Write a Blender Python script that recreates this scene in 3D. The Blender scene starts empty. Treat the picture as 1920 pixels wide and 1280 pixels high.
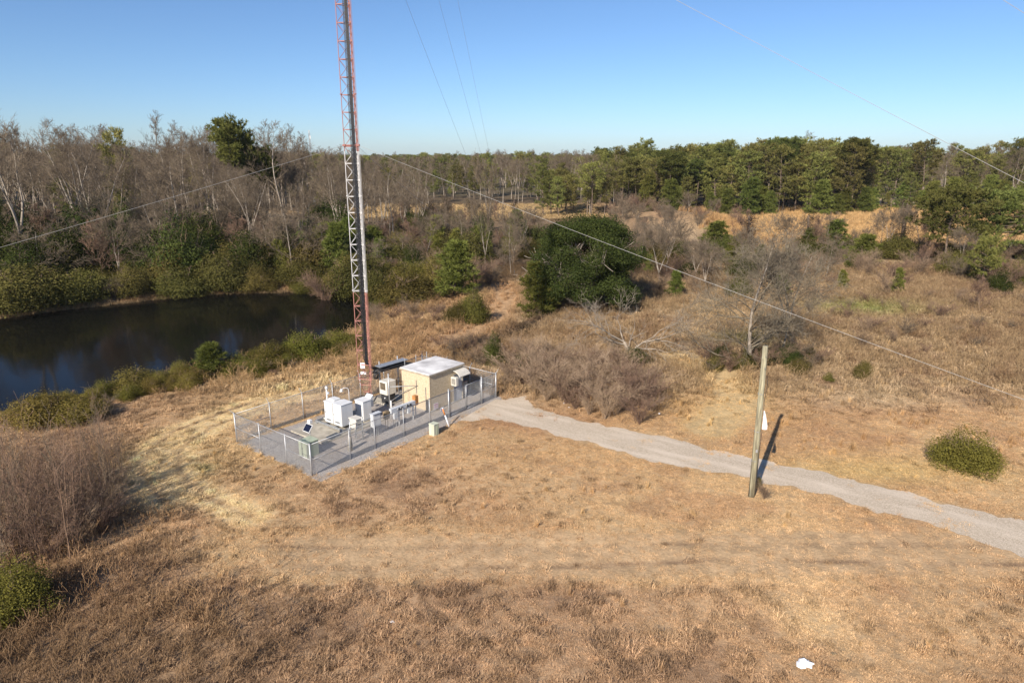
import bpy, math, random
import numpy as np
from mathutils import Vector, Matrix

# ------------------------------------------------------------------ camera, sky, sun, exposure
scn = bpy.context.scene
COL = scn.collection
CAM_H = 17.0
PITCH = math.radians(15.2)
cam_d = bpy.data.cameras.new('camera'); cam_d.lens = 24.0; cam_d.sensor_width = 36.0
cam_d.clip_start = 0.5; cam_d.clip_end = 12000.0
cam = bpy.data.objects.new('camera', cam_d); COL.objects.link(cam)
cam.location = (0, 0, CAM_H); cam.rotation_euler = (math.radians(90) - PITCH, 0, 0)
scn.camera = cam

SUN_EL = math.radians(31.5)
SUN_AZ = math.radians(180 + 27.5)            # clockwise from +Y, where the sun stands
world = bpy.data.worlds.new('World'); scn.world = world; world.use_nodes = True
wn = world.node_tree.nodes; wl = world.node_tree.links
bgn = wn['Background']
sky = wn.new('ShaderNodeTexSky'); sky.sky_type = 'NISHITA'; sky.sun_disc = False
sky.sun_elevation = SUN_EL; sky.sun_rotation = SUN_AZ
sky.altitude = 0; sky.air_density = 0.8; sky.dust_density = 0.42; sky.ozone_density = 6.5
wl.new(sky.outputs[0], bgn.inputs[0]); bgn.inputs[1].default_value = 0.090

sun_d = bpy.data.lights.new('sun', 'SUN'); sun_d.energy = 5.0; sun_d.angle = math.radians(0.53)
sun_d.color = (1.0, 0.91, 0.79)
sun = bpy.data.objects.new('sun', sun_d); COL.objects.link(sun)
to_sun = Vector((math.sin(SUN_AZ) * math.cos(SUN_EL), math.cos(SUN_AZ) * math.cos(SUN_EL), math.sin(SUN_EL)))
sun.rotation_euler = (-to_sun).to_track_quat('-Z', 'Y').to_euler()
sun.location = (0, 0, 80)

scn.view_settings.view_transform = 'Standard'
scn.view_settings.look = 'None'
scn.view_settings.gamma = 1.0
scn.view_settings.use_curve_mapping = False
scn.view_settings.exposure = 0.58
scn.cycles.max_bounces = 4; scn.cycles.diffuse_bounces = 2; scn.cycles.transparent_max_bounces = 6
scn.cycles.volume_bounces = 0

# ------------------------------------------------------------------ where things stand
cP, sP, FPX = math.cos(PITCH), math.sin(PITCH), 1280.0
def G(px, py, z=0.0):
    """ground point seen at a pixel of the 1920 x 1280 photograph, used to survey the layout"""
    u = (px - 960) / FPX; v = (640 - py) / FPX
    Y = cP + v * sP; Z = -sP + v * cP; t = (z - CAM_H) / Z
    return (u * t, Y * t)
def top_z(py, Y):
    v = (640 - py) / FPX
    return CAM_H + Y * (-sP + v * cP) / (cP + v * sP)
O = G(585, 892)
ANG = math.atan2(.788, .615)
E1 = (math.cos(ANG), math.sin(ANG)); E2 = (-E1[1], E1[0])
def L(a, b): return (O[0] + a * E1[0] + b * E2[0], O[1] + a * E1[1] + b * E2[1])
def toL(x, y):
    dx, dy = x - O[0], y - O[1]
    return dx * E1[0] + dy * E1[1], dx * E2[0] + dy * E2[1]

# ------------------------------------------------------------------ numeric helpers
_tab = np.random.RandomState(7).rand(8, 256, 256)
def vnoise(x, y, k=0):
    x = np.asarray(x, float); y = np.asarray(y, float)
    ix = np.floor(x).astype(int); iy = np.floor(y).astype(int)
    fx = x - ix; fy = y - iy
    fx = fx * fx * (3 - 2 * fx); fy = fy * fy * (3 - 2 * fy)
    T = _tab[k % 8]
    a = T[ix & 255, iy & 255]; b = T[(ix + 1) & 255, iy & 255]
    c = T[ix & 255, (iy + 1) & 255]; d = T[(ix + 1) & 255, (iy + 1) & 255]
    return (a * (1 - fx) + b * fx) * (1 - fy) + (c * (1 - fx) + d * fx) * fy
def fbm(x, y, k=0, o=4):
    s = 0; a = .5; t = 0
    for i in range(o):
        s = s + a * vnoise(x * 2 ** i + 17.3 * i, y * 2 ** i + 5.1 * i, k + i); t += a; a *= .5
    return s / t
def sstep(a, b, x):
    t = np.clip((x - a) / (b - a), 0, 1); return t * t * (3 - 2 * t)
def seg_dist(x, y, pts):
    d = np.full(np.shape(x), 1e9)
    for (x0, y0), (x1, y1) in zip(pts[:-1], pts[1:]):
        vx, vy = x1 - x0, y1 - y0; l2 = vx * vx + vy * vy + 1e-9
        t = np.clip(((x - x0) * vx + (y - y0) * vy) / l2, 0, 1)
        d = np.minimum(d, np.hypot(x - x0 - t * vx, y - y0 - t * vy))
    return d
def in_poly(x, y, poly):
    x = np.asarray(x, float); r = np.zeros(x.shape, bool); n = len(poly)
    for i in range(n):
        x0, y0 = poly[i]; x1, y1 = poly[(i + 1) % n]
        c = ((y0 > y) != (y1 > y))
        with np.errstate(divide='ignore', invalid='ignore'):
            xi = (x1 - x0) * (y - y0) / ((y1 - y0) if y1 != y0 else 1e-9) + x0
        r ^= c & (x < xi)
    return r
def sdist(x, y, poly):
    d = seg_dist(x, y, poly + [poly[0]])
    return np.where(in_poly(x, y, poly), -d, d)

# ------------------------------------------------------------------ survey lines
ROAD_UP = [G(*p) for p in [(930, 748), (985, 744), (1002, 766), (1100, 790), (1270, 825), (1400, 858), (1520, 880), (1640, 905), (1740, 935), (1920, 977), (2300, 1080)]]
ROAD_LO = [G(*p) for p in [(858, 790), (940, 788), (1030, 812), (1130, 840), (1230, 868), (1380, 892), (1530, 926), (1700, 976), (1830, 1016), (1920, 1040), (2300, 1160)]]
ROAD_MID = [((a[0] + b[0]) / 2, (a[1] + b[1]) / 2) for a, b in zip(ROAD_UP, ROAD_LO)]
WATER = -0.8
POND = [G(px, py, WATER) for px, py in [(-500, 640), (0, 600), (130, 583), (300, 563), (430, 553), (560, 550), (690, 562), (715, 580), (690, 606), (610, 640), (500, 668), (400, 695), (330, 705), (230, 735), (110, 756), (0, 772), (-300, 860)]]
DIRT = [G(*p) for p in [(820, 655), (880, 625), (925, 595), (950, 560), (940, 535)]]
PATH2 = [G(*p) for p in [(1280, 670), (1350, 700), (1390, 745), (1330, 800)]]
DITCH = [G(*p) for p in [(915, 642), (965, 630), (1003, 610)]]
RUT_A = [(-14, 25.6), (-6, 25.9), (4, 26.0), (10, 26.3), (20, 25.9), (30, 25.8)]
RUT_B = [(-12, 27.3), (0, 27.5), (8, 27.6), (20, 27.4), (30, 27.2)]
LRUT1 = [G(*p) for p in [(600, 712), (500, 742), (415, 772), (320, 808), (275, 850), (265, 890), (310, 940)]]
LRUT2 = [G(*p) for p in [(640, 716), (520, 753), (400, 796), (335, 840), (335, 880), (380, 925), (470, 965)]]
ARCS = [[G(*p) for p in q] for q in ([(782, 1085), (798, 1130), (838, 1165), (852, 1174)], [(905, 1205), (960, 1235), (1005, 1262)], [(1105, 1150), (1128, 1200), (1172, 1245)], [(1215, 1222), (1290, 1246)], [(690, 1060), (705, 1110)], [(560, 1120), (600, 1160), (612, 1210)])]

def hz(x, y):
    x = np.asarray(x, float); y = np.asarray(y, float)
    a = (x - O[0]) * E1[0] + (y - O[1]) * E1[1]; b = (x - O[0]) * E2[0] + (y - O[1]) * E2[1]
    dx = np.maximum(np.maximum(-a, a - 16.2), 0); dy = np.maximum(np.maximum(-1.2 - b, b - 7.5), 0)
    dc = np.hypot(dx, dy)
    m = sstep(.3, 3.5, dc) * sstep(3.4, 7.0, seg_dist(x, y, ROAD_MID))
    h = .5 * (fbm(x / 22, y / 22, 1, 2) - .5) + .18 * (fbm(x / 5, y / 5, 2, 2) - .5)
    rough = rough_mask(x, y)
    near = 1 - sstep(60, 110, y)
    h = h + near * rough * (.16 * (fbm(x / .9, y / .9, 3, 3) - .5))
    h = h + .35 * np.exp(-(((x + 2.5) / 6) ** 2 + ((y - 35.5) / 4.5) ** 2))
    for r in (RUT_A, RUT_B, LRUT1, LRUT2):
        h = h - near * .035 * np.exp(-(seg_dist(x, y, r) / .2) ** 2)
    for r in ARCS: h = h - .05 * np.exp(-(seg_dist(x, y, r) / .16) ** 2)
    h = h * m
    h = h + 4.2 * np.exp(-(((x - 38) / 16) ** 2 + ((y - 168) / 16) ** 2))
    h = h + 3.5 * np.exp(-(((x + 75) / 18) ** 2 + ((y - 185) / 18) ** 2))
    h = h - .5 * np.exp(-(seg_dist(x, y, DITCH) / .5) ** 2)
    sd = sdist(x, y, POND)
    bank = WATER * (1 - sstep(0, 5, sd))
    inside = WATER - np.minimum(np.maximum(-sd, 0) * .35, 1.2)
    w = 1 - sstep(2, 7, sd)
    return np.where(sd < 0, inside, h * (1 - w) + bank)
def blob(x, y, px, py, rx, ry):
    c = G(px, py); e = G(px + rx, py); f = G(px, py - ry); g = G(px, py + ry)
    ax = e[0] - c[0]; ay = (f[1] - g[1]) / 2
    return np.exp(-(((x - c[0]) / ax) ** 2 + ((y - c[1]) / ay) ** 2))
def rough_mask(x, y):
    r = 1 - sstep(24.0, 25.0, y + .8 * (fbm(x / 2.0, y / 2.0, 5, 2) - .5))          # rough grass in front of the track
    r = r * (1 - .65 * sstep(5, 12, x))
    r = np.maximum(r, blob(x, y, 720, 925, 210, 60))
    r = np.maximum(r, .8 * blob(x, y, 480, 900, 120, 40))
    r = np.maximum(r, sstep(42, 50, y))
    r = np.maximum(r, sstep(-12, -15, x - (y - 26) * -.2))
    r = r * (1 - .85 * np.exp(-(np.minimum(seg_dist(x, y, LRUT1), seg_dist(x, y, LRUT2)) / .9) ** 4))
    return np.clip(r, 0, 1)

def gcol(x, y):
    """colour of what grows on the ground"""
    x = np.asarray(x, float); y = np.asarray(y, float)
    n1 = fbm(x / 9, y / 9, 1); n2 = fbm(x / 2.2, y / 2.2, 2); n3 = fbm(x / .5, y / .5, 4, 2)
    def c3(r, g, b): return np.array([r, g, b])
    col = np.ones(x.shape + (3,)) * c3(.405, .272, .155)                                   # mown dry grass
    def mix(m, c):
        nonlocal col
        m = np.clip(m, 0, 1)[..., None]; col = col * (1 - m) + np.asarray(c) * m
    mix(.8 * sstep(.42, .62, n1), (.455, .325, .19)); mix(.6 * sstep(.5, .3, n1), (.345, .225, .13))
    mix(.55 * sstep(.5, .7, n2), (.345, .215, .125))
    near_r = rough_mask(x, y) * (1 - sstep(46, 52, y))
    mix(near_r * .75, (.365, .245, .155))
    mix(near_r * sstep(.5, .68, n2) * .8, (.265, .175, .112))
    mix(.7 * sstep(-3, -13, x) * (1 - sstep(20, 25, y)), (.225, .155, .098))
    mix(.9 * blob(x, y, 370, 850, 150, 75), (.49, .365, .205))                              # straw left of the compound
    mix(.8 * blob(x, y, 560, 735, 200, 42), (.45, .33, .185))
    mid = sstep(43, 50, y) * sstep(-6, 2, x)
    mix(mid * .85, (.37, .278, .178))                                                       # brown weeds right of the thicket
    mix(mid * sstep(.48, .62, n1) * .75, (.38, .28, .175))
    mix(mid * sstep(.52, .68, n2) * .7, (.24, .155, .10))
    for p, m, c in (((1345, 765, 130, 35), .8, (.43, .30, .155)), ((1650, 745, 110, 18), .8, (.46, .36, .24)),
                    ((1640, 880, 230, 28), .7, (.45, .34, .16)), ((1620, 578, 90, 12), .9, (.25, .27, .09)),
                    ((1215, 483, 45, 10), .9, (.26, .28, .10)), ((375, 880, 22, 12), .8, (.16, .18, .06)),
                    ((1400, 640, 60, 12), .6, (.20, .22, .09)),
                    ((1530, 1170, 60, 45), .8, (.53, .39, .23)), ((1240, 1180, 40, 25), .4, (.48, .34, .2)),
                    ((1330, 590, 60, 25), .6, (.48, .36, .21)), ((1100, 635, 120, 14), .6, (.36, .25, .15)),
                    ((700, 1000, 300, 20), .6, (.45, .31, .17)), ((460, 1040, 160, 25), .6, (.44, .32, .185)),
                    ((1000, 790, 80, 14), .7, (.28, .15, .09)), ((1180, 860, 400, 25), .5, (.45, .30, .16))):
        mix(m * blob(x, y, *p), c)
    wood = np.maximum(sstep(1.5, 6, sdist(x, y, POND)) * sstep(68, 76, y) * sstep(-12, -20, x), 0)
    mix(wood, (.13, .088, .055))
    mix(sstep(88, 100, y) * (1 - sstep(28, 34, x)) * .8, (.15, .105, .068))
    # far fields
    f1 = sstep(186, 192, y) * (1 - sstep(248, 254, y)) * sstep(-70, -60, x) * (1 - sstep(26, 32, x))
    mix(f1, (.42, .31, .17))
    f2 = sstep(128, 138, y + 12 * (n1 - .5)) * (1 - sstep(222, 232, y)) * sstep(38, 46, x)
    mix(f2, (.40, .285, .155)); mix(f2 * sstep(.5, .65, n2) * .5, (.29, .185, .10))
    mix(np.exp(-(((x - 38) / 15) ** 2 + ((y - 168) / 16) ** 2)) * .9, (.30, .195, .11))
    mix(np.exp(-(((x + 75) / 16) ** 2 + ((y - 185) / 16) ** 2)) * 1.3, (.45, .335, .21))
    mix(sstep(225, 240, y) * sstep(120, 140, x) * (1 - sstep(290, 300, y)), (.44, .35, .23))
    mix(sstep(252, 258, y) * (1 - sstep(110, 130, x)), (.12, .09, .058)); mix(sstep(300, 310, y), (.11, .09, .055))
    # paths, ruts, ditch, banks
    mix(.95 * (1 - sstep(1.0, 2.8, seg_dist(x, y, DIRT) + (n3 - .5))), (.42, .275, .16))
    mix(.85 * (1 - sstep(.9, 2.8, seg_dist(x, y, PATH2) + (n3 - .5))), (.50, .37, .20))
    tr = (1 - sstep(1.2, 2.4, np.abs(y - 26.8))) * sstep(-13, -8, x)
    mix(.85 * tr, (.45, .315, .19))
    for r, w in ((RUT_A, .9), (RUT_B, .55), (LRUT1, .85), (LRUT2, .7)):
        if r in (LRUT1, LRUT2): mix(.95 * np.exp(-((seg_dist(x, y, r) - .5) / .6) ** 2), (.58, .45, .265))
        mix(w * np.exp(-(seg_dist(x, y, r) / .15) ** 2) * sstep(.38, .66, fbm(x / 2.5, y / 2.5, 6, 2)), (.20, .135, .09))  # dark soil in the ruts, with their shadow painted into the colour
    for r in ARCS: mix(.75 * np.exp(-(seg_dist(x, y, r) / .14) ** 2), (.15, .10, .065))
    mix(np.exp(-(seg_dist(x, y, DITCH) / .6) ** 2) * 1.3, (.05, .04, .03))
    sd = sdist(x, y, POND)
    mix((1 - sstep(.4, 1.6, sd)) * .9, (.19, .14, .085)); mix(1 - sstep(-.3, .5, sd), (.03, .025, .018))
    return np.clip(col * np.array([1.13, 1.11, 1.06]) * (0.86 + .28 * n3)[..., None], 0, 1)

# ------------------------------------------------------------------ mesh helpers
def np_mesh(name, verts, faces, mat, cols=None, smooth=False):
    """faces: list of (n, k) index arrays"""
    me = bpy.data.meshes.new(name)
    verts = np.ascontiguousarray(verts, np.float32)
    if not isinstance(faces, (list, tuple)): faces = [faces]
    faces = [np.asarray(f, np.int32) for f in faces if len(f)]
    me.vertices.add(len(verts)); me.vertices.foreach_set('co', verts.ravel())
    idx = np.concatenate([f.ravel() for f in faces])
    tot = np.concatenate([np.full(len(f), f.shape[1], np.int32) for f in faces])
    st = np.concatenate([[0], np.cumsum(tot)[:-1]]).astype(np.int32)
    me.loops.add(len(idx)); me.loops.foreach_set('vertex_index', idx)
    me.polygons.add(len(tot)); me.polygons.foreach_set('loop_start', st); me.polygons.foreach_set('loop_total', tot)
    if smooth: me.polygons.foreach_set('use_smooth', np.ones(len(tot), bool))
    if cols is not None:
        a = me.color_attributes.new('Col', 'FLOAT_COLOR', 'POINT')
        c4 = np.ones((len(verts), 4), np.float32); c4[:, :3] = cols
        a.data.foreach_set('color', c4.ravel())
    me.update(calc_edges=True)
    if mat: me.materials.append(mat)
    return me

class MB:
    def __init__(s): s.v = []; s.f = []
    def add(s, vs, fs):
        o = len(s.v); s.v += [tuple(v) for v in vs]; s.f += [tuple(i + o for i in f) for f in fs]; return s
    def box(s, c, d, rz=0, bev=0.0, M=None):
        hx, hy, hz_ = d[0] / 2, d[1] / 2, d[2] / 2
        b = min(bev, hx * .9, hy * .9, hz_ * .9)
        vs = []
        if b <= 0:
            for sz in (-1, 1):
                for sx, sy in ((-1, -1), (1, -1), (1, 1), (-1, 1)): vs.append(Vector((sx * hx, sy * hy, sz * hz_)))
            fs = [(3, 2, 1, 0), (4, 5, 6, 7)] + [(i, (i + 1) % 4, 4 + (i + 1) % 4, 4 + i) for i in range(4)]
        else:
            for zz, ins in ((-hz_, b), (-hz_ + b, 0), (hz_ - b, 0), (hz_, b)):
                for cx, cy, k in ((-1, -1, 0), (1, -1, 1), (1, 1, 0), (-1, 1, 1)):
                    X, Y = hx - ins, hy - ins
                    p1 = (cx * (X - (b if ins == 0 else 0)), cy * Y); p2 = (cx * X, cy * (Y - (b if ins == 0 else 0)))
                    pts = [p2, p1] if (cx, cy) in ((-1, -1), (1, 1)) else [p1, p2]
                    for p in pts: vs.append(Vector((p[0], p[1], zz)))
            fs = [tuple(range(7, -1, -1)), tuple(range(24, 32))]
            for r in range(3):
                for i in range(8):
                    fs.append((r * 8 + i, r * 8 + (i + 1) % 8, r * 8 + 8 + (i + 1) % 8, r * 8 + 8 + i))
        R = M if M is not None else Matrix.Rotation(rz, 3, 'Z')
        c = Vector(c)
        return s.add([R @ v + c for v in vs], fs)
    def tube(s, pts, rad, n=8, cap=True):
        pts = [Vector(p) for p in pts]
        rad = rad if isinstance(rad, (list, tuple)) else [rad] * len(pts)
        vs = []; fs = []
        pa = None
        for i, p in enumerate(pts):
            d = (pts[min(i + 1, len(pts) - 1)] - pts[max(i - 1, 0)]).normalized()
            if pa is None:
                pa = d.orthogonal().normalized()
            pa = (pa - d * pa.dot(d)).normalized(); pb = d.cross(pa)
            for k in range(n):
                t = 2 * math.pi * k / n; vs.append(p + (pa * math.cos(t) + pb * math.sin(t)) * rad[i])
        for i in range(len(pts) - 1):
            for k in range(n):
                fs.append((i * n + k, i * n + (k + 1) % n, (i + 1) * n + (k + 1) % n, (i + 1) * n + k))
        if cap:
            fs.append(tuple(range(n - 1, -1, -1))); fs.append(tuple((len(pts) - 1) * n + k for k in range(n)))
        return s.add(vs, fs)
    def mesh(s, name, m, smooth=False):
        me = bpy.data.meshes.new(name); me.from_pydata(s.v, [], s.f); me.update()
        if m: me.materials.append(m)
        if smooth: me.polygons.foreach_set('use_smooth', np.ones(len(me.polygons), bool))
        return me

def link(name, data, parent=None, loc=(0, 0, 0), rz=0):
    o = bpy.data.objects.new(name, data); COL.objects.link(o)
    if parent: o.parent = parent
    o.location = loc; o.rotation_euler = (0, 0, rz)
    return o
def part(name, mb, m, parent, smooth=False, label=None):
    o = link(name, mb.mesh(name, m, smooth), parent)
    if label: o['label'] = label
    return o
def thing(name, label, cat, loc=(0, 0, 0), rz=0, group=None):
    o = link(name, None, None, loc, rz); o.empty_display_size = .3
    o['label'] = label; o['category'] = cat
    if group: o['group'] = group
    return o
def tag(o, label, cat, group=None):
    o['label'] = label; o['category'] = cat
    if group: o['group'] = group
    return o

# ------------------------------------------------------------------ materials
def new_mat(name):
    m = bpy.data.materials.new(name); m.use_nodes = True
    return m, m.node_tree.nodes, m.node_tree.links, m.node_tree.nodes['Principled BSDF']
def pmat(name, col, rough=.6, metal=0.0, var=.18, scale=4.0, col2=None, bump=0.0, bscale=40.0, streak=False, spec=.5):
    m, n, l, p = new_mat(name)
    tc = n.new('ShaderNodeTexCoord'); mp = n.new('ShaderNodeMapping')
    l.new(tc.outputs['Object'], mp.inputs['Vector'])
    if streak: mp.inputs['Scale'].default_value = (1, 1, .12)
    no = n.new('ShaderNodeTexNoise'); no.inputs['Scale'].default_value = scale; no.inputs['Detail'].default_value = 5
    l.new(mp.outputs[0], no.inputs['Vector'])
    r = n.new('ShaderNodeValToRGB')
    c2 = col2 if col2 else tuple(c * (1 - var * 1.6) for c in col)
    r.color_ramp.elements[0].position = .35; r.color_ramp.elements[0].color = (*c2, 1)
    r.color_ramp.elements[1].position = .62; r.color_ramp.elements[1].color = (*col, 1)
    l.new(no.outputs['Fac'], r.inputs['Fac']); l.new(r.outputs['Color'], p.inputs['Base Color'])
    p.inputs['Roughness'].default_value = rough; p.inputs['Metallic'].default_value = metal
    p.inputs['Specular IOR Level'].default_value = spec
    if bump:
        b = n.new('ShaderNodeBump'); b.inputs['Strength'].default_value = bump; b.inputs['Distance'].default_value = .02
        n2 = n.new('ShaderNodeTexNoise'); n2.inputs['Scale'].default_value = bscale; n2.inputs['Detail'].default_value = 4
        l.new(mp.outputs[0], n2.inputs['Vector']); l.new(n2.outputs['Fac'], b.inputs['Height']); l.new(b.outputs[0], p.inputs['Normal'])
    return m
def leaf_mat(name, trans=.3, jitter=.35, hue=.02):
    """leaf colour from the 'Col' attribute, shifted a little from plant to plant"""
    m, n, l, p = new_mat(name)
    n.remove(p)
    at = n.new('ShaderNodeAttribute'); at.attribute_name = 'Col'
    oi = n.new('ShaderNodeObjectInfo')
    mr = n.new('ShaderNodeMapRange'); mr.inputs['To Min'].default_value = 1 - jitter; mr.inputs['To Max'].default_value = 1 + jitter
    l.new(oi.outputs['Random'], mr.inputs['Value'])
    mu = n.new('ShaderNodeMath'); mu.operation = 'MULTIPLY'; mu.inputs[1].default_value = 7.31
    l.new(oi.outputs['Random'], mu.inputs[0])
    fr = n.new('ShaderNodeMath'); fr.operation = 'FRACT'; l.new(mu.outputs[0], fr.inputs[0])
    mh = n.new('ShaderNodeMapRange'); mh.inputs['To Min'].default_value = .5 - hue; mh.inputs['To Max'].default_value = .5 + hue
    l.new(fr.outputs[0], mh.inputs['Value'])
    hs = n.new('ShaderNodeHueSaturation')
    l.new(at.outputs['Color'], hs.inputs['Color']); l.new(mr.outputs[0], hs.inputs['Value']); l.new(mh.outputs[0], hs.inputs['Hue'])
    d = n.new('ShaderNodeBsdfDiffuse'); t = n.new('ShaderNodeBsdfTranslucent'); mx = n.new('ShaderNodeMixShader')
    mx.inputs[0].default_value = trans
    l.new(hs.outputs[0], d.inputs[0]); l.new(hs.outputs[0], t.inputs[0]); l.new(d.outputs[0], mx.inputs[1]); l.new(t.outputs[0], mx.inputs[2])
    l.new(mx.outputs[0], n['Material Output'].inputs['Surface'])
    return m
def tuft_mat(name):
    m, n, l, p = new_mat(name)
    n.remove(p)
    at = n.new('ShaderNodeAttribute'); at.attribute_type = 'INSTANCER'; at.attribute_name = 'tint'
    ac = n.new('ShaderNodeAttribute'); ac.attribute_name = 'Col'
    mx = n.new('ShaderNodeMix'); mx.data_type = 'RGBA'; mx.blend_type = 'MULTIPLY'; mx.inputs['Factor'].default_value = 1
    l.new(at.outputs['Color'], mx.inputs['A']); l.new(ac.outputs['Color'], mx.inputs['B'])
    d = n.new('ShaderNodeBsdfDiffuse'); t = n.new('ShaderNodeBsdfTranslucent'); ms = n.new('ShaderNodeMixShader'); ms.inputs[0].default_value = .3
    l.new(mx.outputs['Result'], d.inputs[0]); l.new(mx.outputs['Result'], t.inputs[0]); l.new(d.outputs[0], ms.inputs[1]); l.new(t.outputs[0], ms.inputs[2])
    l.new(ms.outputs[0], n['Material Output'].inputs['Surface'])
    return m

M_galv = pmat('galvanised steel', (.50, .51, .52), .5, .6, .15, 6)
M_galvd = pmat('weathered galvanised steel', (.36, .37, .38), .55, .5, .2, 6)
M_wire = pmat('chain link wire', (.42, .42, .42), .55, .3, .1, 3)
M_whitec = pmat('white cabinet paint', (.70, .70, .69), .4, 0, .06, 3, streak=True)
M_grey = pmat('pale grey enclosure paint', (.58, .60, .62), .45, 0, .1, 4, streak=True)
M_cream = pmat('cream enclosure paint', (.66, .62, .54), .5, 0, .1, 4, streak=True)
M_green = pmat('faded green pedestal paint', (.40, .45, .33), .5, 0, .14, 4, streak=True)
M_pale = pmat('faded pale green paint', (.55, .57, .45), .5, 0, .14, 4, streak=True)
M_dark = pmat('dark vent metal', (.035, .036, .04), .6, 0, .3, 5)
M_black = pmat('black cable jacket', (.034, .034, .038), .4, 0, .3, 6)
M_conc = pmat('worn concrete', (.42, .38, .31), .9, 0, .2, 2.5, bump=.4)
M_orange = pmat('rusty orange box', (.52, .24, .06), .6, 0, .3, 9, col2=(.30, .13, .05))
M_brown = pmat('brown weathered box', (.26, .19, .11), .65, 0, .3, 6)
M_red = pmat('reddish brown cabinet', (.30, .17, .12), .65, 0, .25, 5)
M_wallc = pmat('tan exposed aggregate wall', (.575, .465, .315), .9, 0, .16, 9, col2=(.47, .37, .24), bump=.6, bscale=60)
M_roof = pmat('whitish concrete roof', (.78, .765, .745), .85, 0, .2, .7, col2=(.40, .385, .38), bump=.3, bscale=20)
M_trim = pmat('roof edge', (.44, .38, .29), .8, 0, .2, 4)
M_door = pmat('pale grey steel door', (.50, .52, .55), .5, 0, .1, 4)
M_solar = pmat('solar cell', (.012, .014, .03), .12, 0, .2, 8)
M_signw = pmat('white sign plate', (.75, .74, .75), .5, 0, .1, 8)
M_wood = pmat('weathered pole wood', (.38, .345, .225), .85, 0, .3, 9, col2=(.15, .13, .088), bump=.5, bscale=50, streak=True)
M_plastic = pmat('white plastic', (.82, .83, .85), .45, 0, .06, 6)
M_mark_o = pmat('orange marker', (.62, .22, .05), .5, 0, .15, 8)
M_twig = pmat('grey brown bark', (.215, .163, .108), .9, 0, .3, .5, col2=(.115, .084, .056))
M_bark_pale = pmat('pale grey bark', (.36, .305, .245), .9, 0, .3, 1.6, col2=(.16, .13, .10), bump=.4, bscale=14)
M_bark = pmat('brown pine bark', (.20, .145, .105), .95, 0, .3, 1.6, col2=(.10, .075, .058), bump=.5, bscale=12)
M_sapl = pmat('brown sapling bark', (.31, .215, .135), .9, 0, .3, 1.0, col2=(.17, .115, .073))
M_thicket = pmat('tan brush stems', (.42, .30, .195), .9, 0, .3, .8, col2=(.24, .165, .105))
M_brush = pmat('brown brush stems', (.30, .19, .12), .9, 0, .3, .8, col2=(.16, .10, .066))
M_redtwig = pmat('reddish twigs', (.235, .145, .095), .9, 0, .25, .6, col2=(.14, .085, .058))
M_pale_twig = pmat('pale olive grey twigs', (.235, .195, .135), .9, 0, .3, .5, col2=(.13, .105, .072))
M_dead = pmat('bleached branch wood', (.36, .30, .235), .9, 0, .2, 2.0, col2=(.18, .145, .11))
M_leaf = leaf_mat('evergreen leaf', .28, .28)
M_needle = leaf_mat('pine needle', .3, .32, .025)
M_tuft = tuft_mat('dry grass blade')

# tower paint: red and white bands, bare of height on the mast itself
def tower_paint():
    m, n, l, p = new_mat('tower band paint')
    g = n.new('ShaderNodeNewGeometry'); sx = n.new('ShaderNodeSeparateXYZ'); l.new(g.outputs['Position'], sx.inputs[0])
    r = n.new('ShaderNodeValToRGB'); r.color_ramp.interpolation = 'CONSTANT'
    mr = n.new('ShaderNodeMapRange'); mr.inputs['From Max'].default_value = 66.0
    l.new(sx.outputs['Z'], mr.inputs['Value']); l.new(mr.outputs[0], r.inputs['Fac'])
    red = (.44, .20, .16, 1); red2 = (.34, .145, .12, 1); wh = (.58, .565, .55, 1)
    e = r.color_ramp.elements; e[0].position = 0; e[0].color = red
    e[1].position = 7.8 / 66; e[1].color = wh
    for z, c in ((17.2, red2), (27.6, wh), (37.2, red2), (46.8, wh), (56.4, red2)):
        k = e.new(z / 66); k.color = c
    no = n.new('ShaderNodeTexNoise'); no.inputs['Scale'].default_value = 3; no.inputs['Detail'].default_value = 4
    l.new(g.outputs['Position'], no.inputs['Vector'])
    mx = n.new('ShaderNodeMix'); mx.data_type = 'RGBA'; l.new(no.outputs['Fac'], mx.inputs['Factor'])
    hs = n.new('ShaderNodeHueSaturation'); hs.inputs['Value'].default_value = .75; l.new(r.outputs[0], hs.inputs['Color'])
    l.new(hs.outputs[0], mx.inputs['A']); l.new(r.outputs[0], mx.inputs['B']); l.new(mx.outputs['Result'], p.inputs['Base Color'])
    p.inputs['Roughness'].default_value = .55
    return m
M_tower = tower_paint()

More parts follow.
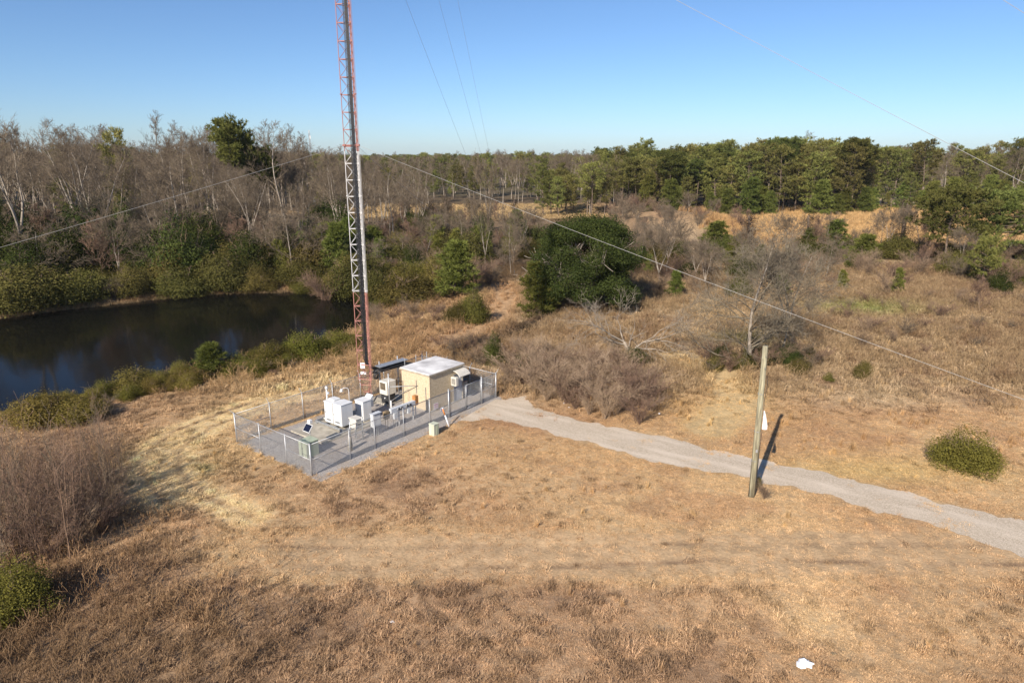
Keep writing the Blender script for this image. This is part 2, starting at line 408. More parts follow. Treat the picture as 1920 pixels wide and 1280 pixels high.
def ground_mat():
    m, n, l, p = new_mat('dry ground cover')
    at = n.new('ShaderNodeAttribute'); at.attribute_name = 'Col'
    g = n.new('ShaderNodeNewGeometry')
    def noise(sc, det=6, ro=.6):
        t = n.new('ShaderNodeTexNoise'); t.inputs['Scale'].default_value = sc; t.inputs['Detail'].default_value = det; t.inputs['Roughness'].default_value = ro
        l.new(g.outputs['Position'], t.inputs['Vector']); return t
    a = noise(1.2, 8, .68); b = noise(9, 6, .7)
    mr = n.new('ShaderNodeMapRange'); mr.inputs['From Min'].default_value = .3; mr.inputs['From Max'].default_value = .7
    mr.inputs['To Min'].default_value = .72; mr.inputs['To Max'].default_value = 1.22; l.new(a.outputs['Fac'], mr.inputs['Value'])
    m2 = n.new('ShaderNodeMapRange'); m2.inputs['From Min'].default_value = .3; m2.inputs['From Max'].default_value = .7
    m2.inputs['To Min'].default_value = .72; m2.inputs['To Max'].default_value = 1.2; l.new(b.outputs['Fac'], m2.inputs['Value'])
    mm = n.new('ShaderNodeMath'); mm.operation = 'MULTIPLY'; l.new(mr.outputs[0], mm.inputs[0]); l.new(m2.outputs[0], mm.inputs[1])
    vm = n.new('ShaderNodeVectorMath'); vm.operation = 'SCALE'; l.new(at.outputs['Color'], vm.inputs[0]); l.new(mm.outputs[0], vm.inputs['Scale'])
    l.new(vm.outputs[0], p.inputs['Base Color']); p.inputs['Roughness'].default_value = 1; p.inputs['Specular IOR Level'].default_value = .1
    bp = n.new('ShaderNodeBump'); bp.inputs['Strength'].default_value = .6; bp.inputs['Distance'].default_value = .12
    c = noise(5, 8, .75); l.new(c.outputs['Fac'], bp.inputs['Height']); l.new(bp.outputs[0], p.inputs['Normal'])
    return m
M_ground = ground_mat()
def gravel_mat(name, ca, cb, cc, streak=None):
    m, n, l, p = new_mat(name)
    g = n.new('ShaderNodeNewGeometry')
    v = n.new('ShaderNodeTexVoronoi'); v.inputs['Scale'].default_value = 30; l.new(g.outputs['Position'], v.inputs['Vector'])
    a = n.new('ShaderNodeTexNoise'); a.inputs['Scale'].default_value = .7; a.inputs['Detail'].default_value = 6; l.new(g.outputs['Position'], a.inputs['Vector'])
    r = n.new('ShaderNodeValToRGB'); r.color_ramp.elements[0].color = (*ca, 1); r.color_ramp.elements[1].color = (*cb, 1)
    r.color_ramp.elements[0].position = .15; r.color_ramp.elements[1].position = .95
    sp = n.new('ShaderNodeSeparateColor'); l.new(v.outputs['Color'], sp.inputs[0]); l.new(sp.outputs[0], r.inputs['Fac'])
    r2 = n.new('ShaderNodeValToRGB'); r2.color_ramp.elements[0].position = .45; r2.color_ramp.elements[1].position = .68
    r2.color_ramp.elements[1].color = (.6, .6, .6, 1)
    l.new(a.outputs['Fac'], r2.inputs['Fac'])
    if streak is not None:
        vr = n.new('ShaderNodeVectorRotate'); vr.rotation_type = 'Z_AXIS'; vr.inputs['Angle'].default_value = streak; l.new(g.outputs['Position'], vr.inputs['Vector'])
        mp = n.new('ShaderNodeMapping'); mp.inputs['Scale'].default_value = (.2, 1.1, 1)
        l.new(vr.outputs[0], mp.inputs['Vector']); l.new(mp.outputs[0], a.inputs['Vector']); a.inputs['Scale'].default_value = 1.3
    mx = n.new('ShaderNodeMix'); mx.data_type = 'RGBA'; l.new(r2.outputs[0], mx.inputs['Factor']); l.new(r.outputs[0], mx.inputs['A']); mx.inputs['B'].default_value = (*cc, 1)
    l.new(mx.outputs['Result'], p.inputs['Base Color']); p.inputs['Roughness'].default_value = .95
    b = n.new('ShaderNodeBump'); b.inputs['Strength'].default_value = .4; b.inputs['Distance'].default_value = .02
    l.new(v.outputs['Distance'], b.inputs['Height']); l.new(b.outputs[0], p.inputs['Normal'])
    return m
M_pad = gravel_mat('grey compound gravel', (.19, .175, .165), (.47, .43, .40), (.33, .265, .20))
M_road = gravel_mat('pale track gravel', (.37, .30, .22), (.60, .50, .385), (.64, .54, .43), math.radians(35))
def water_mat():
    m, n, l, p = new_mat('dark pond water')
    p.inputs['Base Color'].default_value = (.006, .006, .005, 1); p.inputs['Roughness'].default_value = .06; p.inputs['IOR'].default_value = 1.33; p.inputs['Specular IOR Level'].default_value = .12
    g = n.new('ShaderNodeNewGeometry'); t = n.new('ShaderNodeTexNoise'); t.inputs['Scale'].default_value = 1.6; t.inputs['Detail'].default_value = 4
    l.new(g.outputs['Position'], t.inputs['Vector'])
    b = n.new('ShaderNodeBump'); b.inputs['Strength'].default_value = .06; b.inputs['Distance'].default_value = .1
    l.new(t.outputs['Fac'], b.inputs['Height']); l.new(b.outputs[0], p.inputs['Normal'])
    return m
M_water = water_mat()

# ------------------------------------------------------------------ ground, water, track, gravel
def axis(lo, hi, step, far_lo, far_hi, grow=1.12):
    mid = list(np.arange(lo, hi + 1e-6, step)); up = []; s = step; v = mid[-1]
    while v < far_hi: s *= grow; v += s; up.append(v)
    dn = []; s = step; v = mid[0]
    while v > far_lo: s *= grow; v -= s; dn.append(v)
    return np.array(dn[::-1] + mid + up)
gx = axis(-34, 34, .26, -2800, 2800, 1.06)
gy = axis(17, 56, .24, -60, 3200, 1.035)
XX, YY = np.meshgrid(gx, gy)
ZZ = hz(XX, YY)
nx, ny = len(gx), len(gy)
ii = np.arange(nx * ny).reshape(ny, nx)
quads = np.stack([ii[:-1, :-1], ii[:-1, 1:], ii[1:, 1:], ii[1:, :-1]], -1).reshape(-1, 4)
gv = np.stack([XX, YY, ZZ], -1).reshape(-1, 3)
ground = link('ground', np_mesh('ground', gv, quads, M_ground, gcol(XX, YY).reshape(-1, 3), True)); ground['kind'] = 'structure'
print('ground verts', nx * ny)

pts = [(p[0] * 1.0, p[1]) for p in POND]
cx, cy = np.mean([p[0] for p in pts]), np.mean([p[1] for p in pts])
def grow_poly(pts, d):
    out = []
    n = len(pts)
    for i in range(n):
        (x0, y0), (x1, y1), (x2, y2) = pts[i - 1], pts[i], pts[(i + 1) % n]
        tx, ty = x2 - x0, y2 - y0; l_ = math.hypot(tx, ty)
        out.append((x1 + d * ty / l_ * SGN, y1 - d * tx / l_ * SGN))
    return out
area = sum(pts[i - 1][0] * pts[i][1] - pts[i][0] * pts[i - 1][1] for i in range(len(pts)))
SGN = 1 if area > 0 else -1
wp = grow_poly(pts, .6)
me = bpy.data.meshes.new('pond'); me.from_pydata([(x, y, WATER + .06) for x, y in wp], [], [tuple(range(len(wp)))] if SGN > 0 else [tuple(range(len(wp)))[::-1]])
me.materials.append(M_water); pond = link('pond', me); pond['kind'] = 'structure'

def resample(pl, n):
    pl = np.array(pl); d = np.concatenate([[0], np.cumsum(np.hypot(*np.diff(pl, axis=0).T))]); t = np.linspace(0, d[-1], n)
    return np.stack([np.interp(t, d, pl[:, 0]), np.interp(t, d, pl[:, 1])], -1)
N_R = 260
up = resample(ROAD_UP, N_R); lo = resample(ROAD_LO, N_R)
rv = []; rf = []
MR = 15
for j in range(MR):
    w = j / (MR - 1)
    P_ = lo * (1 - w) + up * w
    e = abs(w - .5) * 2
    d = (up - lo); d = d / np.hypot(d[:, 0], d[:, 1])[:, None]
    ed = up if w > .5 else lo
    jit = ((fbm(ed[:, 0] * 1.1, ed[:, 1] * 1.1, 3 if w > .5 else 5, 4) - .5) * 1.2 - .12) * e * e
    P_ = P_ + d * (jit * (1 if w > .5 else -1))[:, None]
    rv.append(np.stack([P_[:, 0], P_[:, 1], hz(P_[:, 0], P_[:, 1]) + .032 - .012 * e], -1))
rv = np.concatenate(rv); jj = np.arange(MR * N_R).reshape(MR, N_R)
rq = np.stack([jj[:-1, :-1], jj[:-1, 1:], jj[1:, 1:], jj[1:, :-1]], -1).reshape(-1, 4)
road = link('gravel_track', np_mesh('gravel_track', rv, rq, M_road, None, True)); road['kind'] = 'structure'
# gravel of the compound
pa = np.linspace(-.15, 16.3, 120); pb = np.linspace(-.95, 7.2, 60)
PA, PB = np.meshgrid(pa, pb)
je = (fbm(PA * 1.3, PB * 1.3, 2, 3) - .5) * .5
PB2 = np.where(PB < -.8, PB + je, PB); PA2 = np.where(PA < 0, PA + je * .6, PA)
PX = O[0] + PA2 * E1[0] + PB2 * E2[0]; PY = O[1] + PA2 * E1[1] + PB2 * E2[1]
pz = .014 + 0 * PX
jj = np.arange(PA.size).reshape(PA.shape)
pq = np.stack([jj[:-1, :-1], jj[:-1, 1:], jj[1:, 1:], jj[1:, :-1]], -1).reshape(-1, 4)
pad = link('gravel_pad', np_mesh('gravel_pad', np.stack([PX, PY, pz], -1).reshape(-1, 3), pq, M_pad, None, True)); pad['kind'] = 'structure'
for i, (a0, a1, b0, b1) in enumerate(((3.0, 7.9, 3.0, 6.3), (9.0, 10.6, 6.0, 7.1), (9.9, 12.0, 4.9, 6.0), (14.6, 15.6, 1.9, 3.6))):
    mb = MB().box((0, 0, .05), (a1 - a0, b1 - b0, .12), bev=.015)
    o = link('concrete_slab', mb.mesh('concrete_slab', M_conc), None, (*L((a0 + a1) / 2, (b0 + b1) / 2), 0), ANG); o['kind'] = 'structure'

# ------------------------------------------------------------------ the compound: shelter
def at_local(name, label, cat, a, b, z=0.0, rz=0.0, group=None):
    x, y = L(a, b); return thing(name, label, cat, (x, y, z), ANG + rz, group)
SA0, SB0, SW, SD, SH = 10.93, 1.67, 3.42, 2.73, 2.58
sh = at_local('equipment_shelter', 'tan concrete equipment shelter with flat whitish roof inside the fence', 'shelter', SA0 + SW / 2, SB0 + SD / 2)
wallm = MB()
wt = .1
x0, x1, y0, y1 = -SW / 2, SW / 2, -SD / 2, SD / 2
DA0, DA1, DZ = .72, 1.6, 2.02                     # door opening in the near wall
part('wall', MB().box((x0 + wt / 2, 0, SH / 2), (wt, SD, SH), bev=.012), M_wallc, sh)
part('wall', MB().box((x1 - wt / 2, 0, SH / 2), (wt, SD, SH), bev=.012), M_wallc, sh)
part('wall', MB().box((0, y1 - wt / 2, SH / 2), (SW - 2 * wt - .004, wt - .006, SH - .004)), M_wallc, sh)
nw = MB()
nw.box(((x0 + wt + DA0) / 2, y0 + wt / 2 + .003, SH / 2), (DA0 - x0 - wt - .002, wt - .006, SH - .004))
nw.box(((DA1 + x1 - wt) / 2, y0 + wt / 2 + .003, SH / 2), (x1 - wt - DA1 - .002, wt - .006, SH - .004))
nw.box(((DA0 + DA1) / 2, y0 + wt / 2 + .003, (SH + DZ) / 2), (DA1 - DA0 - .002, wt - .006, SH - DZ - .004))
part('wall', nw, M_wallc, sh)
dr = part('door', MB().box(((DA0 + DA1) / 2, y0 + .055, DZ / 2 + .02), (DA1 - DA0 - .02, .045, DZ - .04), bev=.008), M_door, sh)
part('handle', MB().box((DA0 + .12, y0 + .02, 1.0), (.05, .03, .16), bev=.008), M_dark, dr)
for z_ in (.35, 1.0, 1.7): part('hinge', MB().box((DA1 - .035, y0 + .025, z_), (.03, .02, .1)), M_dark, dr)
fr = MB(); fr.box((DA0 - .025, y0 - .008, DZ / 2 + .03), (.05, .02, DZ)).box((DA1 + .025, y0 - .008, DZ / 2 + .03), (.05, .02, DZ)).box(((DA0 + DA1) / 2, y0 - .008, DZ + .055), (DA1 - DA0 + .1, .02, .05))
part('door_frame', fr, M_galvd, sh)
rf_ = part('roof', MB().box((0, 0, SH + .085), (SW + .16, SD + .16, .16), bev=.03), M_roof, sh)
fa = MB()
for s_ in (-1, 1):
    fa.box((0, s_ * (SD / 2 + .092), SH + .06), (SW + .2, .02, .10)); fa.box((s_ * (SW / 2 + .092), 0, SH + .06), (.02, SD + .16, .10))
part('edge_trim', fa, M_trim, rf_)
part('base_slab', MB().box((0, 0, .03), (SW + .12, SD + .12, .06), bev=.01), M_conc, sh)
# rounded hood over the door and the air conditioner hung at the wall
hd = MB()
prof = [(0, 2.42), (.25, 2.40), (.5, 2.30), (.66, 2.12), (.68, 2.08)]
vs = []; fs = []
for sx_ in (.62, 1.72):
    for (d_, z_) in prof: vs.append((sx_, y0 - d_, z_))
    for (d_, z_) in prof: vs.append((sx_, y0 - max(d_ - .03, .002), z_ - .04))
n_ = len(prof)
for i in range(n_ - 1):
    fs.append((i, i + 1, 2 * n_ + i + 1, 2 * n_ + i)); fs.append((n_ + i + 1, n_ + i, 3 * n_ + i, 3 * n_ + i + 1))
for s_ in (0, 2 * n_):
    for i in range(n_ - 1):
        fs.append((s_ + i, s_ + n_ + i, s_ + n_ + i + 1, s_ + i + 1) if s_ == 0 else (s_ + i, s_ + i + 1, s_ + n_ + i + 1, s_ + n_ + i))
fs.append((n_ - 1, 2 * n_ - 1, 4 * n_ - 1, 3 * n_ - 1))
hd.add(vs, fs)
part('door_hood', hd, M_cream, sh)
ac = part('wall_unit', MB().box((.52, y0 - .26, 1.72), (.26, .5, .62), bev=.02), M_cream, sh)
part('grille', MB().box((.384, y0 - .26, 1.72), (.01, .36, .42)), M_dark, ac)
for k in range(5): part('louvre', MB().box((.376, y0 - .26, 1.56 + k * .08), (.012, .36, .03)), M_cream, ac)
part('bracket', MB().box((.52, y0 - .2, 1.38), (.2, .38, .04)), M_galvd, ac)
# pipes and rods fixed to the lit end wall
part('conduit', MB().tube([(x0 - .05, y0 + .35, .06), (x0 - .05, y0 + .35, 1.75)], .018, 6), M_galvd, sh)
part('conduit', MB().tube([(x0 - .05, y0 + 1.25, 1.1), (x0 - .05, y0 + 1.25, 2.1)], .018, 6), M_galvd, sh)
part('vent_box', MB().box((x1 + .12, .3, 2.05), (.22, .5, .5), bev=.02), M_pale, sh)

# ------------------------------------------------------------------ the compound: fence and gate
FH = 1.86
fence = at_local('chain_link_fence', 'galvanised chain link fence with barbed wire arms round the gravel compound', 'fence', 0, 0)
LEN, WID = 16.0, 7.5
near_a = [2.67, 4.55, 6.9, 9.2]
def post_mesh(r, h):
    mb = MB(); mb.tube([(0, 0, -.3), (0, 0, h)], r, 8); mb.tube([(0, 0, h), (0, 0, h + .04), (0, 0, h + .06)], [r + .008, r + .008, r * .4], 8)
    return mb.mesh('post', M_galv, True)
me_post = post_mesh(.03, FH); me_corner = post_mesh(.045, FH + .02); me_gatep = post_mesh(.055, FH + .12)
def post(a, b, m=me_post, name='post'):
    return link(name, m, fence, (a, b, 0))
for a, b in ((0, 0), (0, WID), (LEN, WID), (LEN, 0)): post(a, b, me_corner, 'corner_post')
for a in near_a: post(a, 0)
for a in (11.02, 14.4): post(a, 0, me_gatep, 'gate_post')
for b in (2.3, 4.9): post(0, b)
back_a = [2.4, 4.85, 7.3, 9.75, 12.0, 14.1]
for a in back_a: post(a, WID)
for b in (2.5, 5.0): post(LEN, b)
def rail(p0, p1, r=.021, name='top_rail', par=fence): return part(name, MB().tube([p0, p1], r, 6), M_galv, par, True)
rail((0, 0, FH - .02), (11.02, 0, FH - .02)); rail((14.4, 0, FH - .02), (LEN, 0, FH - .02))
rail((0, 0, FH - .021), (0, WID, FH - .021)); rail((0, WID, FH - .02), (LEN, WID, FH - .02)); rail((LEN, WID, FH - .021), (LEN, 0, FH - .021))
rail((0, 0, .95), (2.67, 0, .95), .018, 'mid_rail'); rail((0, 0, .951), (0, 2.3, .951), .018, 'mid_rail'); rail((0, 4.9, .95), (0, WID, .95), .018, 'mid_rail')
rail((0, WID, .951), (2.4, WID, .951), .018, 'mid_rail'); rail((9.2, 0, .95), (11.02, 0, .95), .018, 'mid_rail'); rail((14.4, 0, .95), (LEN, 0, .95), .018, 'mid_rail')
rail((LEN, 0, .951), (LEN, 2.5, .951), .018, 'mid_rail')
def segs_mesh(name, P0, P1, R0, R1, n, mat):
    P0 = np.asarray(P0, float); P1 = np.asarray(P1, float); R0 = np.asarray(R0, float); R1 = np.asarray(R1, float)
    v, q = segs_geo(P0, P1, R0, R1, n)
    return np_mesh(name, v, q, mat)
def segs_geo(P0, P1, R0, R1, n):
    d = P1 - P0; d /= np.maximum(np.linalg.norm(d, axis=1), 1e-9)[:, None]
    ref = np.where(np.abs(d[:, 2:3]) < .9, [[0, 0, 1.]], [[1., 0, 0]])
    a = np.cross(d, ref); a /= np.linalg.norm(a, axis=1)[:, None]; b = np.cross(d, a)
    N = len(P0); V = np.zeros((N, 2, n, 3))
    for k in range(n):
        t = 2 * math.pi * k / n; o = a * math.cos(t) + b * math.sin(t)
        V[:, 0, k] = P0 + o * R0[:, None]; V[:, 1, k] = P1 + o * R1[:, None]
    base = np.arange(N)[:, None] * 2 * n
    q = []
    for k in range(n):
        k2 = (k + 1) % n; q.append(np.concatenate([base + k, base + k2, base + n + k2, base + n + k], 1))
    return V.reshape(-1, 3), np.concatenate(q)
def chain_link(name, length, h, par, p0, d, step=.075, r=.0042, z0=.05):
    """two families of slanted wires, as in woven mesh; p0 start, d unit direction"""
    A = []; B = []
    for s_ in (1, -1):
        t = np.arange(-h, length + h, step)
        for u in t:
            u0, z_0, u1, z_1 = (u, 0, u + h, h) if s_ > 0 else (u + h, 0, u, h)
            lo_, hi_ = 0.0, 1.0
            du = u1 - u0
            ta, tb = sorted(((0 - u0) / du, (length - u0) / du)); lo_ = max(lo_, ta); hi_ = min(hi_, tb)
            if hi_ - lo_ < .02: continue
            off = .003 * s_
            for tt, arr in ((lo_, A), (hi_, B)):
                uu = u0 + du * tt; arr.append((p0[0] + d[0] * uu - d[1] * off, p0[1] + d[1] * uu + d[0] * off, z0 + h * tt))
    R = np.full(len(A), r)
    return link(name, segs_mesh(name, A, B, R, R, 3, M_wire), par)
HM = FH - .08
chain_link('wire_mesh', 11.02, HM, fence, (0, 0), (1, 0)); chain_link('wire_mesh', LEN - 14.4, HM, fence, (14.4, 0), (1, 0))
chain_link('wire_mesh', WID, HM, fence, (0, 0), (0, 1)); chain_link('wire_mesh', LEN, HM, fence, (0, WID), (1, 0)); chain_link('wire_mesh', WID, HM, fence, (LEN, 0), (0, 1))
arm_spots = [(0, WID, -.7, .7)] + [(a, WID, 0, 1) for a in back_a] + [(LEN, WID, .7, .7), (LEN, 5, 1, 0), (LEN, 2.5, 1, 0), (LEN, 0, .8, -.3)]
for a, b, ox, oy in arm_spots:
    part('barbed_wire_arm', MB().tube([(a, b, FH - .02), (a + ox * .26, b + oy * .26, FH + .28)], [.02, .012], 6), M_galv, fence)
P0 = []; P1 = []
for t in (.35, .68, 1.0):
    prev = None
    for a, b, ox, oy in arm_spots:
        p = (a + ox * .26 * t, b + oy * .26 * t, FH + .28 * t)
        if prev: P0.append(prev); P1.append(p)
        prev = p
R = np.full(len(P0), .0035)
link('barbed_wire', segs_mesh('barbed_wire', P0, P1, R, R, 3, M_wire), fence)

def gate_leaf(a0, a1, label):
    g = at_local('gate_leaf', label, 'gate', a0, 0, 0, 0, 'two leaves of the compound gate')
    w = a1 - a0
    for x in (.02, w - .02): part('frame_post', MB().tube([(x, 0, .1), (x, 0, FH)], .024, 8), M_galv, g, True)
    for z in (.12, .98, FH - .03): part('frame_rail', MB().tube([(.02, 0, z), (w - .02, 0, z)], .02, 6), M_galv, g, True)
    chain_link('wire_mesh', w - .04, HM - .1, g, (.02, 0), (1, 0), z0=.12)
    for z in (.4, 1.5): part('hinge', MB().box((-.03 if a0 < 12 else w + .03, 0, z), (.07, .05, .06)), M_galvd, g)
    return g
gate_leaf(11.12, 12.72, 'chain link gate leaf nearer the shelter corner, left half of the gate')
gl = gate_leaf(12.78, 14.3, 'chain link gate leaf nearer the far corner, right half of the gate')
part('latch', MB().box((-.02, 0, 1.05), (.12, .05, .08), bev=.01), M_galvd, gl)

# signs on the fence
def sign(name, label, a, b, z, w, h, lines, col=M_signw, tilt=0):
    x, y = L(a, b); t = thing(name, label, 'sign', (x, y, z), ANG)
    part('plate', MB().box((0, 0, 0), (w, .008, h), bev=.003), col, t)
    for k, (lw, zz, hh, m_) in enumerate(lines): part('print', MB().box((0, -.006, zz), (lw, .003, hh)), m_, t)
    t.rotation_euler = (0, tilt, ANG)
    return t
M_pink = pmat('faded red print', (.60, .34, .36), .6, 0, .1, 8)
M_blue = pmat('dark blue print', (.10, .13, .28), .6, 0, .1, 8)
sign('warning_sign', 'larger faded white notice plate with pinkish print wired to the near fence', 9.75, -.06, 1.22, .42, .40, [(.36, .12, .07, M_pink), (.34, .02, .03, M_pink), (.34, -.05, .03, M_pink), (.30, -.12, .03, M_pink)])
sign('warning_sign', 'small white and blue notice plate below the larger faded notice on fence', 10.3, -.06, .82, .34, .28, [(.16, .03, .12, M_blue), (.28, -.09, .03, M_blue)], M_signw, .12)

# ------------------------------------------------------------------ the compound: cabinets
def cabinet(name, label, cat, a, b, z, w, d, h, m, doors=1, group=None, roof=True, face='x', legs=0):
    """w along the fence, d across; face 'x' has the doors on the side that looks away from the shelter"""
    t = at_local(name, label, cat, a, b, 0, 0, group)
    if legs:
        for sx_ in (-1, 1):
            for sy_ in (-1, 1): part('leg', MB().box((sx_ * (w / 2 - .04), sy_ * (d / 2 - .04), z / 2), (.05, .05, z)), M_galvd, t)
    part('body', MB().box((0, 0, z + h / 2), (w, d, h), bev=.014), m, t)
    if roof: part('top_cover', MB().box((-.01, 0, z + h + .022), (w + .06, d + .05, .04), bev=.012), m, t)
    if face == 'x':
        dw = (d - .06) / doors
        for k in range(doors):
            yc = -d / 2 + .03 + dw * (k + .5)
            dd = part('door', MB().box((-w / 2 - .012, yc, z + h / 2 - .01), (.022, dw - .025, h - .1), bev=.006), m, t)
            part('handle', MB().box((-w / 2 - .035, yc + dw * .36, z + h * .5), (.025, .03, .14), bev=.006), M_dark, dd)
            part('vent', MB().box((-w / 2 - .025, yc, z + h * .16), (.006, dw * .6, h * .09)), M_galvd, dd)
    else:
        dw = (w - .06) / doors
        for k in range(doors):
            xc = -w / 2 + .03 + dw * (k + .5)
            dd = part('door', MB().box((xc, -d / 2 - .012, z + h / 2 - .01), (dw - .025, .022, h - .1), bev=.006), m, t)
            part('handle', MB().box((xc + dw * .36, -d / 2 - .035, z + h * .5), (.03, .025, .1), bev=.006), M_dark, dd)
    return t
# steel skid under the pair of white cabinets
sk = at_local('steel_skid', 'grey steel skid carrying the two tall white cabinets', 'platform', 5.55, 4.72)
for x in (-.75, .75): part('beam', MB().box((x, 0, .24), (.09, 2.9, .13), bev=.01), M_galvd, sk)
for y in (-1.38, -.45, .45, 1.38): part('crossbeam', MB().box((0, y, .235), (1.41, .08, .1)), M_galvd, sk)
for x in (-.75, .75):
    for y in (-1.25, 1.25): part('foot', MB().box((x, y, .14), (.16, .16, .075)), M_galvd, sk)
cabB = cabinet('equipment_cabinet', 'tall white cabinet standing nearest the meters, right of the white pair', 'cabinet', 5.5, 4.12, .31, .92, .84, 1.42, M_whitec, 1)
cabA = cabinet('equipment_cabinet', 'tall white cabinet with stepped top, left of the white pair on the skid', 'cabinet', 5.45, 5.0, .31, .84, .82, 1.38, M_whitec, 1)
part('rear_cap', MB().box((.12, .02, 1.79), (.5, .6, .1), bev=.02), M_whitec, cabA)
part('side_tray', MB().box((-.02, .63, .36), (.5, .36, .08), bev=.02), M_cream, cabA)
cabC = cabinet('equipment_cabinet', 'pale cabinet with its face shaded, behind the tall white pair', 'cabinet', 7.15, 4.1, .14, .7, .8, 1.32, M_whitec, 1)
# mounted boxes and the pipe frame along the fence
fr1 = at_local('pipe_rack', 'galvanised pipe rack carrying boxes between the white cabinets and meters', 'rack', 5.4, 1.65)
for x in (-1.35, -.4, .72): part('post', MB().tube([(x, 0, 0), (x, 0, 1.55)], .035, 8), M_galv, fr1, True)
for z in (1.28, .62): part('rail', MB().tube([(-1.4, -.05, z), (.8, -.05, z)], .022, 6), M_galvd, fr1)
for x in (-.95, .25, .45): part('conduit', MB().tube([(x, 0.02, 0), (x, .02, .9)], .02, 6), M_galvd, fr1)
bx = at_local('junction_box', 'cream metal box with sloping lid on the left end of the pipe rack', 'box', 4.85, 2.05)
part('body', MB().box((0, 0, 1.08), (.5, .62, .62), bev=.02), M_cream, bx); part('lid', MB().box((-.01, 0, 1.42), (.6, .7, .05), bev=.015), M_cream, bx)
part('conduit', MB().tube([(.05, .1, 0), (.05, .1, .78)], .03, 6), M_galvd, bx); part('bracket', MB().box((0, -.34, 1.1), (.4, .05, .06)), M_galvd, bx)
bx = at_local('power_panel', 'pale grey power panel with door facing the near fence', 'box', 5.95, 1.5)
part('body', MB().box((0, 0, 1.08), (.66, .24, .85), bev=.014), M_grey, bx); part('door', MB().box((0, -.13, 1.1), (.56, .02, .68), bev=.008), M_whitec, bx)
part('rain_lip', MB().box((0, -.03, 1.53), (.72, .32, .03)), M_grey, bx)
for x in (-.15, 0, .15): part('conduit', MB().tube([(x, 0, 0), (x, 0, .66)], .022, 6), M_galv, bx)
# meter bank
mb_ = at_local('meter_bank', 'long pale grey meter trough with round meters on two white legs', 'meter bank', 8.35, 1.62)
part('trough', MB().box((0, 0, 1.18), (2.15, .22, .34), bev=.015), M_grey, mb_)
for x in (-.45, -.2, .3, .55):
    q = part('meter', MB().tube([(x, -.11, 1.2), (x, -.2, 1.2)], .085, 14), M_dark, mb_, True); part('meter_ring', MB().tube([(x, -.11, 1.2), (x, -.135, 1.2)], .1, 14), M_galv, q, True)
for x in (-.32, .95): part('leg', MB().tube([(x, .02, 0), (x, .02, 1.02)], .055, 10), M_whitec, mb_, True)
for x in (-.85, -.6, .05): part('conduit', MB().tube([(x, 0, 0), (x, 0, 1.02)], .024, 6), M_galv, mb_)
part('disconnect', MB().box((-.78, -.13, .86), (.3, .18, .42), bev=.012), M_grey, mb_); part('disconnect', MB().box((.42, -.1, .82), (.24, .16, .34), bev=.012), M_grey, mb_)
part('cross_pipe', MB().tube([(-1.0, -.05, .7), (1.05, -.05, .7)], .022, 6), M_galvd, mb_)
bx = at_local('switch_box', 'orange rust coloured switch box at the shelter end of the meters', 'box', 9.55, 1.66)
part('body', MB().box((0, 0, 1.3), (.3, .3, .66), bev=.014), M_orange, bx); part('door', MB().box((-.16, 0, 1.3), (.02, .24, .56), bev=.006), M_orange, bx); part('post', MB().tube([(0, .0, 0), (0, .0, .98)], .04, 8), M_galv, bx)
bx = at_local('switch_box', 'brown weathered switch box left of the meter trough', 'box', 7.05, 1.75)
part('body', MB().box((0, 0, 1.0), (.34, .3, .5), bev=.014), M_brown, bx)
for x in (-.1, .1): part('conduit', MB().tube([(x, 0, 0), (x, 0, .76)], .022, 6), M_brown, bx)
bx = at_local('control_box', 'grey box with steeply sloped top beside the foot of the tower', 'box', 7.95, 4.55)
vs = [(-.2, -.3, .7), (.2, -.3, .7), (.2, .3, .7), (-.2, .3, .7), (-.2, -.3, 1.15), (.2, -.3, 1.5), (.2, .3, 1.5), (-.2, .3, 1.15)]
part('body', MB().add(vs, [(3, 2, 1, 0), (4, 5, 6, 7), (0, 1, 5, 4), (1, 2, 6, 5), (2, 3, 7, 6), (3, 0, 4, 7)]), M_grey, bx)
for y in (-.2, .2): part('leg', MB().tube([(0, y, 0), (0, y, .7)], .03, 6), M_galvd, bx)
# cream cooling unit on its dark stand by the cable bridge
gu = at_local('cooling_unit', 'cream louvred cooling unit on a black stand under the cable bridge', 'air conditioner', 10.35, 5.25)
part('body', MB().box((0, 0, 1.28), (.86, .8, .98), bev=.025), M_cream, gu); part('stand', MB().box((.02, 0, .46), (.74, .68, .66), bev=.02), M_dark, gu)
gr = part('grille', MB().box((-.437, .02, 1.4), (.012, .52, .5)), M_dark, gu)
for k in range(8): part('louvre', MB().box((-.446, .02, 1.19 + k * .06), (.014, .52, .026)), M_brown, gr)
part('lamp', MB().tube([(-.37, -.1, .55), (-.42, -.1, .55)], .05, 8), M_whitec, gu)
# small things
lp = at_local('gooseneck_lamp', 'small white gooseneck lamp on a thin pole behind the white cabinets', 'lamp', 6.55, 4.75)
arc = [(0, 0, 0), (0, 0, 2.15)] + [(-.22 + .22 * math.cos(t), .1 * (1 - math.cos(t)), 2.15 + .22 * math.sin(t)) for t in np.linspace(.3, math.pi * .85, 7)]
part('pole', MB().tube(arc, .022, 8), M_whitec, lp, True); part('shade', MB().tube([(-.43, .19, 2.34), (-.44, .19, 2.22), (-.44, .19, 2.16)], [.04, .09, .13], 10), M_whitec, lp, True)
cp = at_local('camera_post', 'short white post with round cap rising behind the stepped cabinet', 'post', 5.55, 5.75)
part('pole', MB().tube([(0, 0, 0), (0, 0, 2.3)], .05, 8), M_whitec, cp, True); part('cap', MB().tube([(0, 0, 2.3), (0, 0, 2.42), (0, 0, 2.5)], [.09, .1, .04], 10), M_whitec, cp, True)
part('camera', MB().box((0, -.12, 2.05), (.12, .2, .14), bev=.02), M_grey, cp)
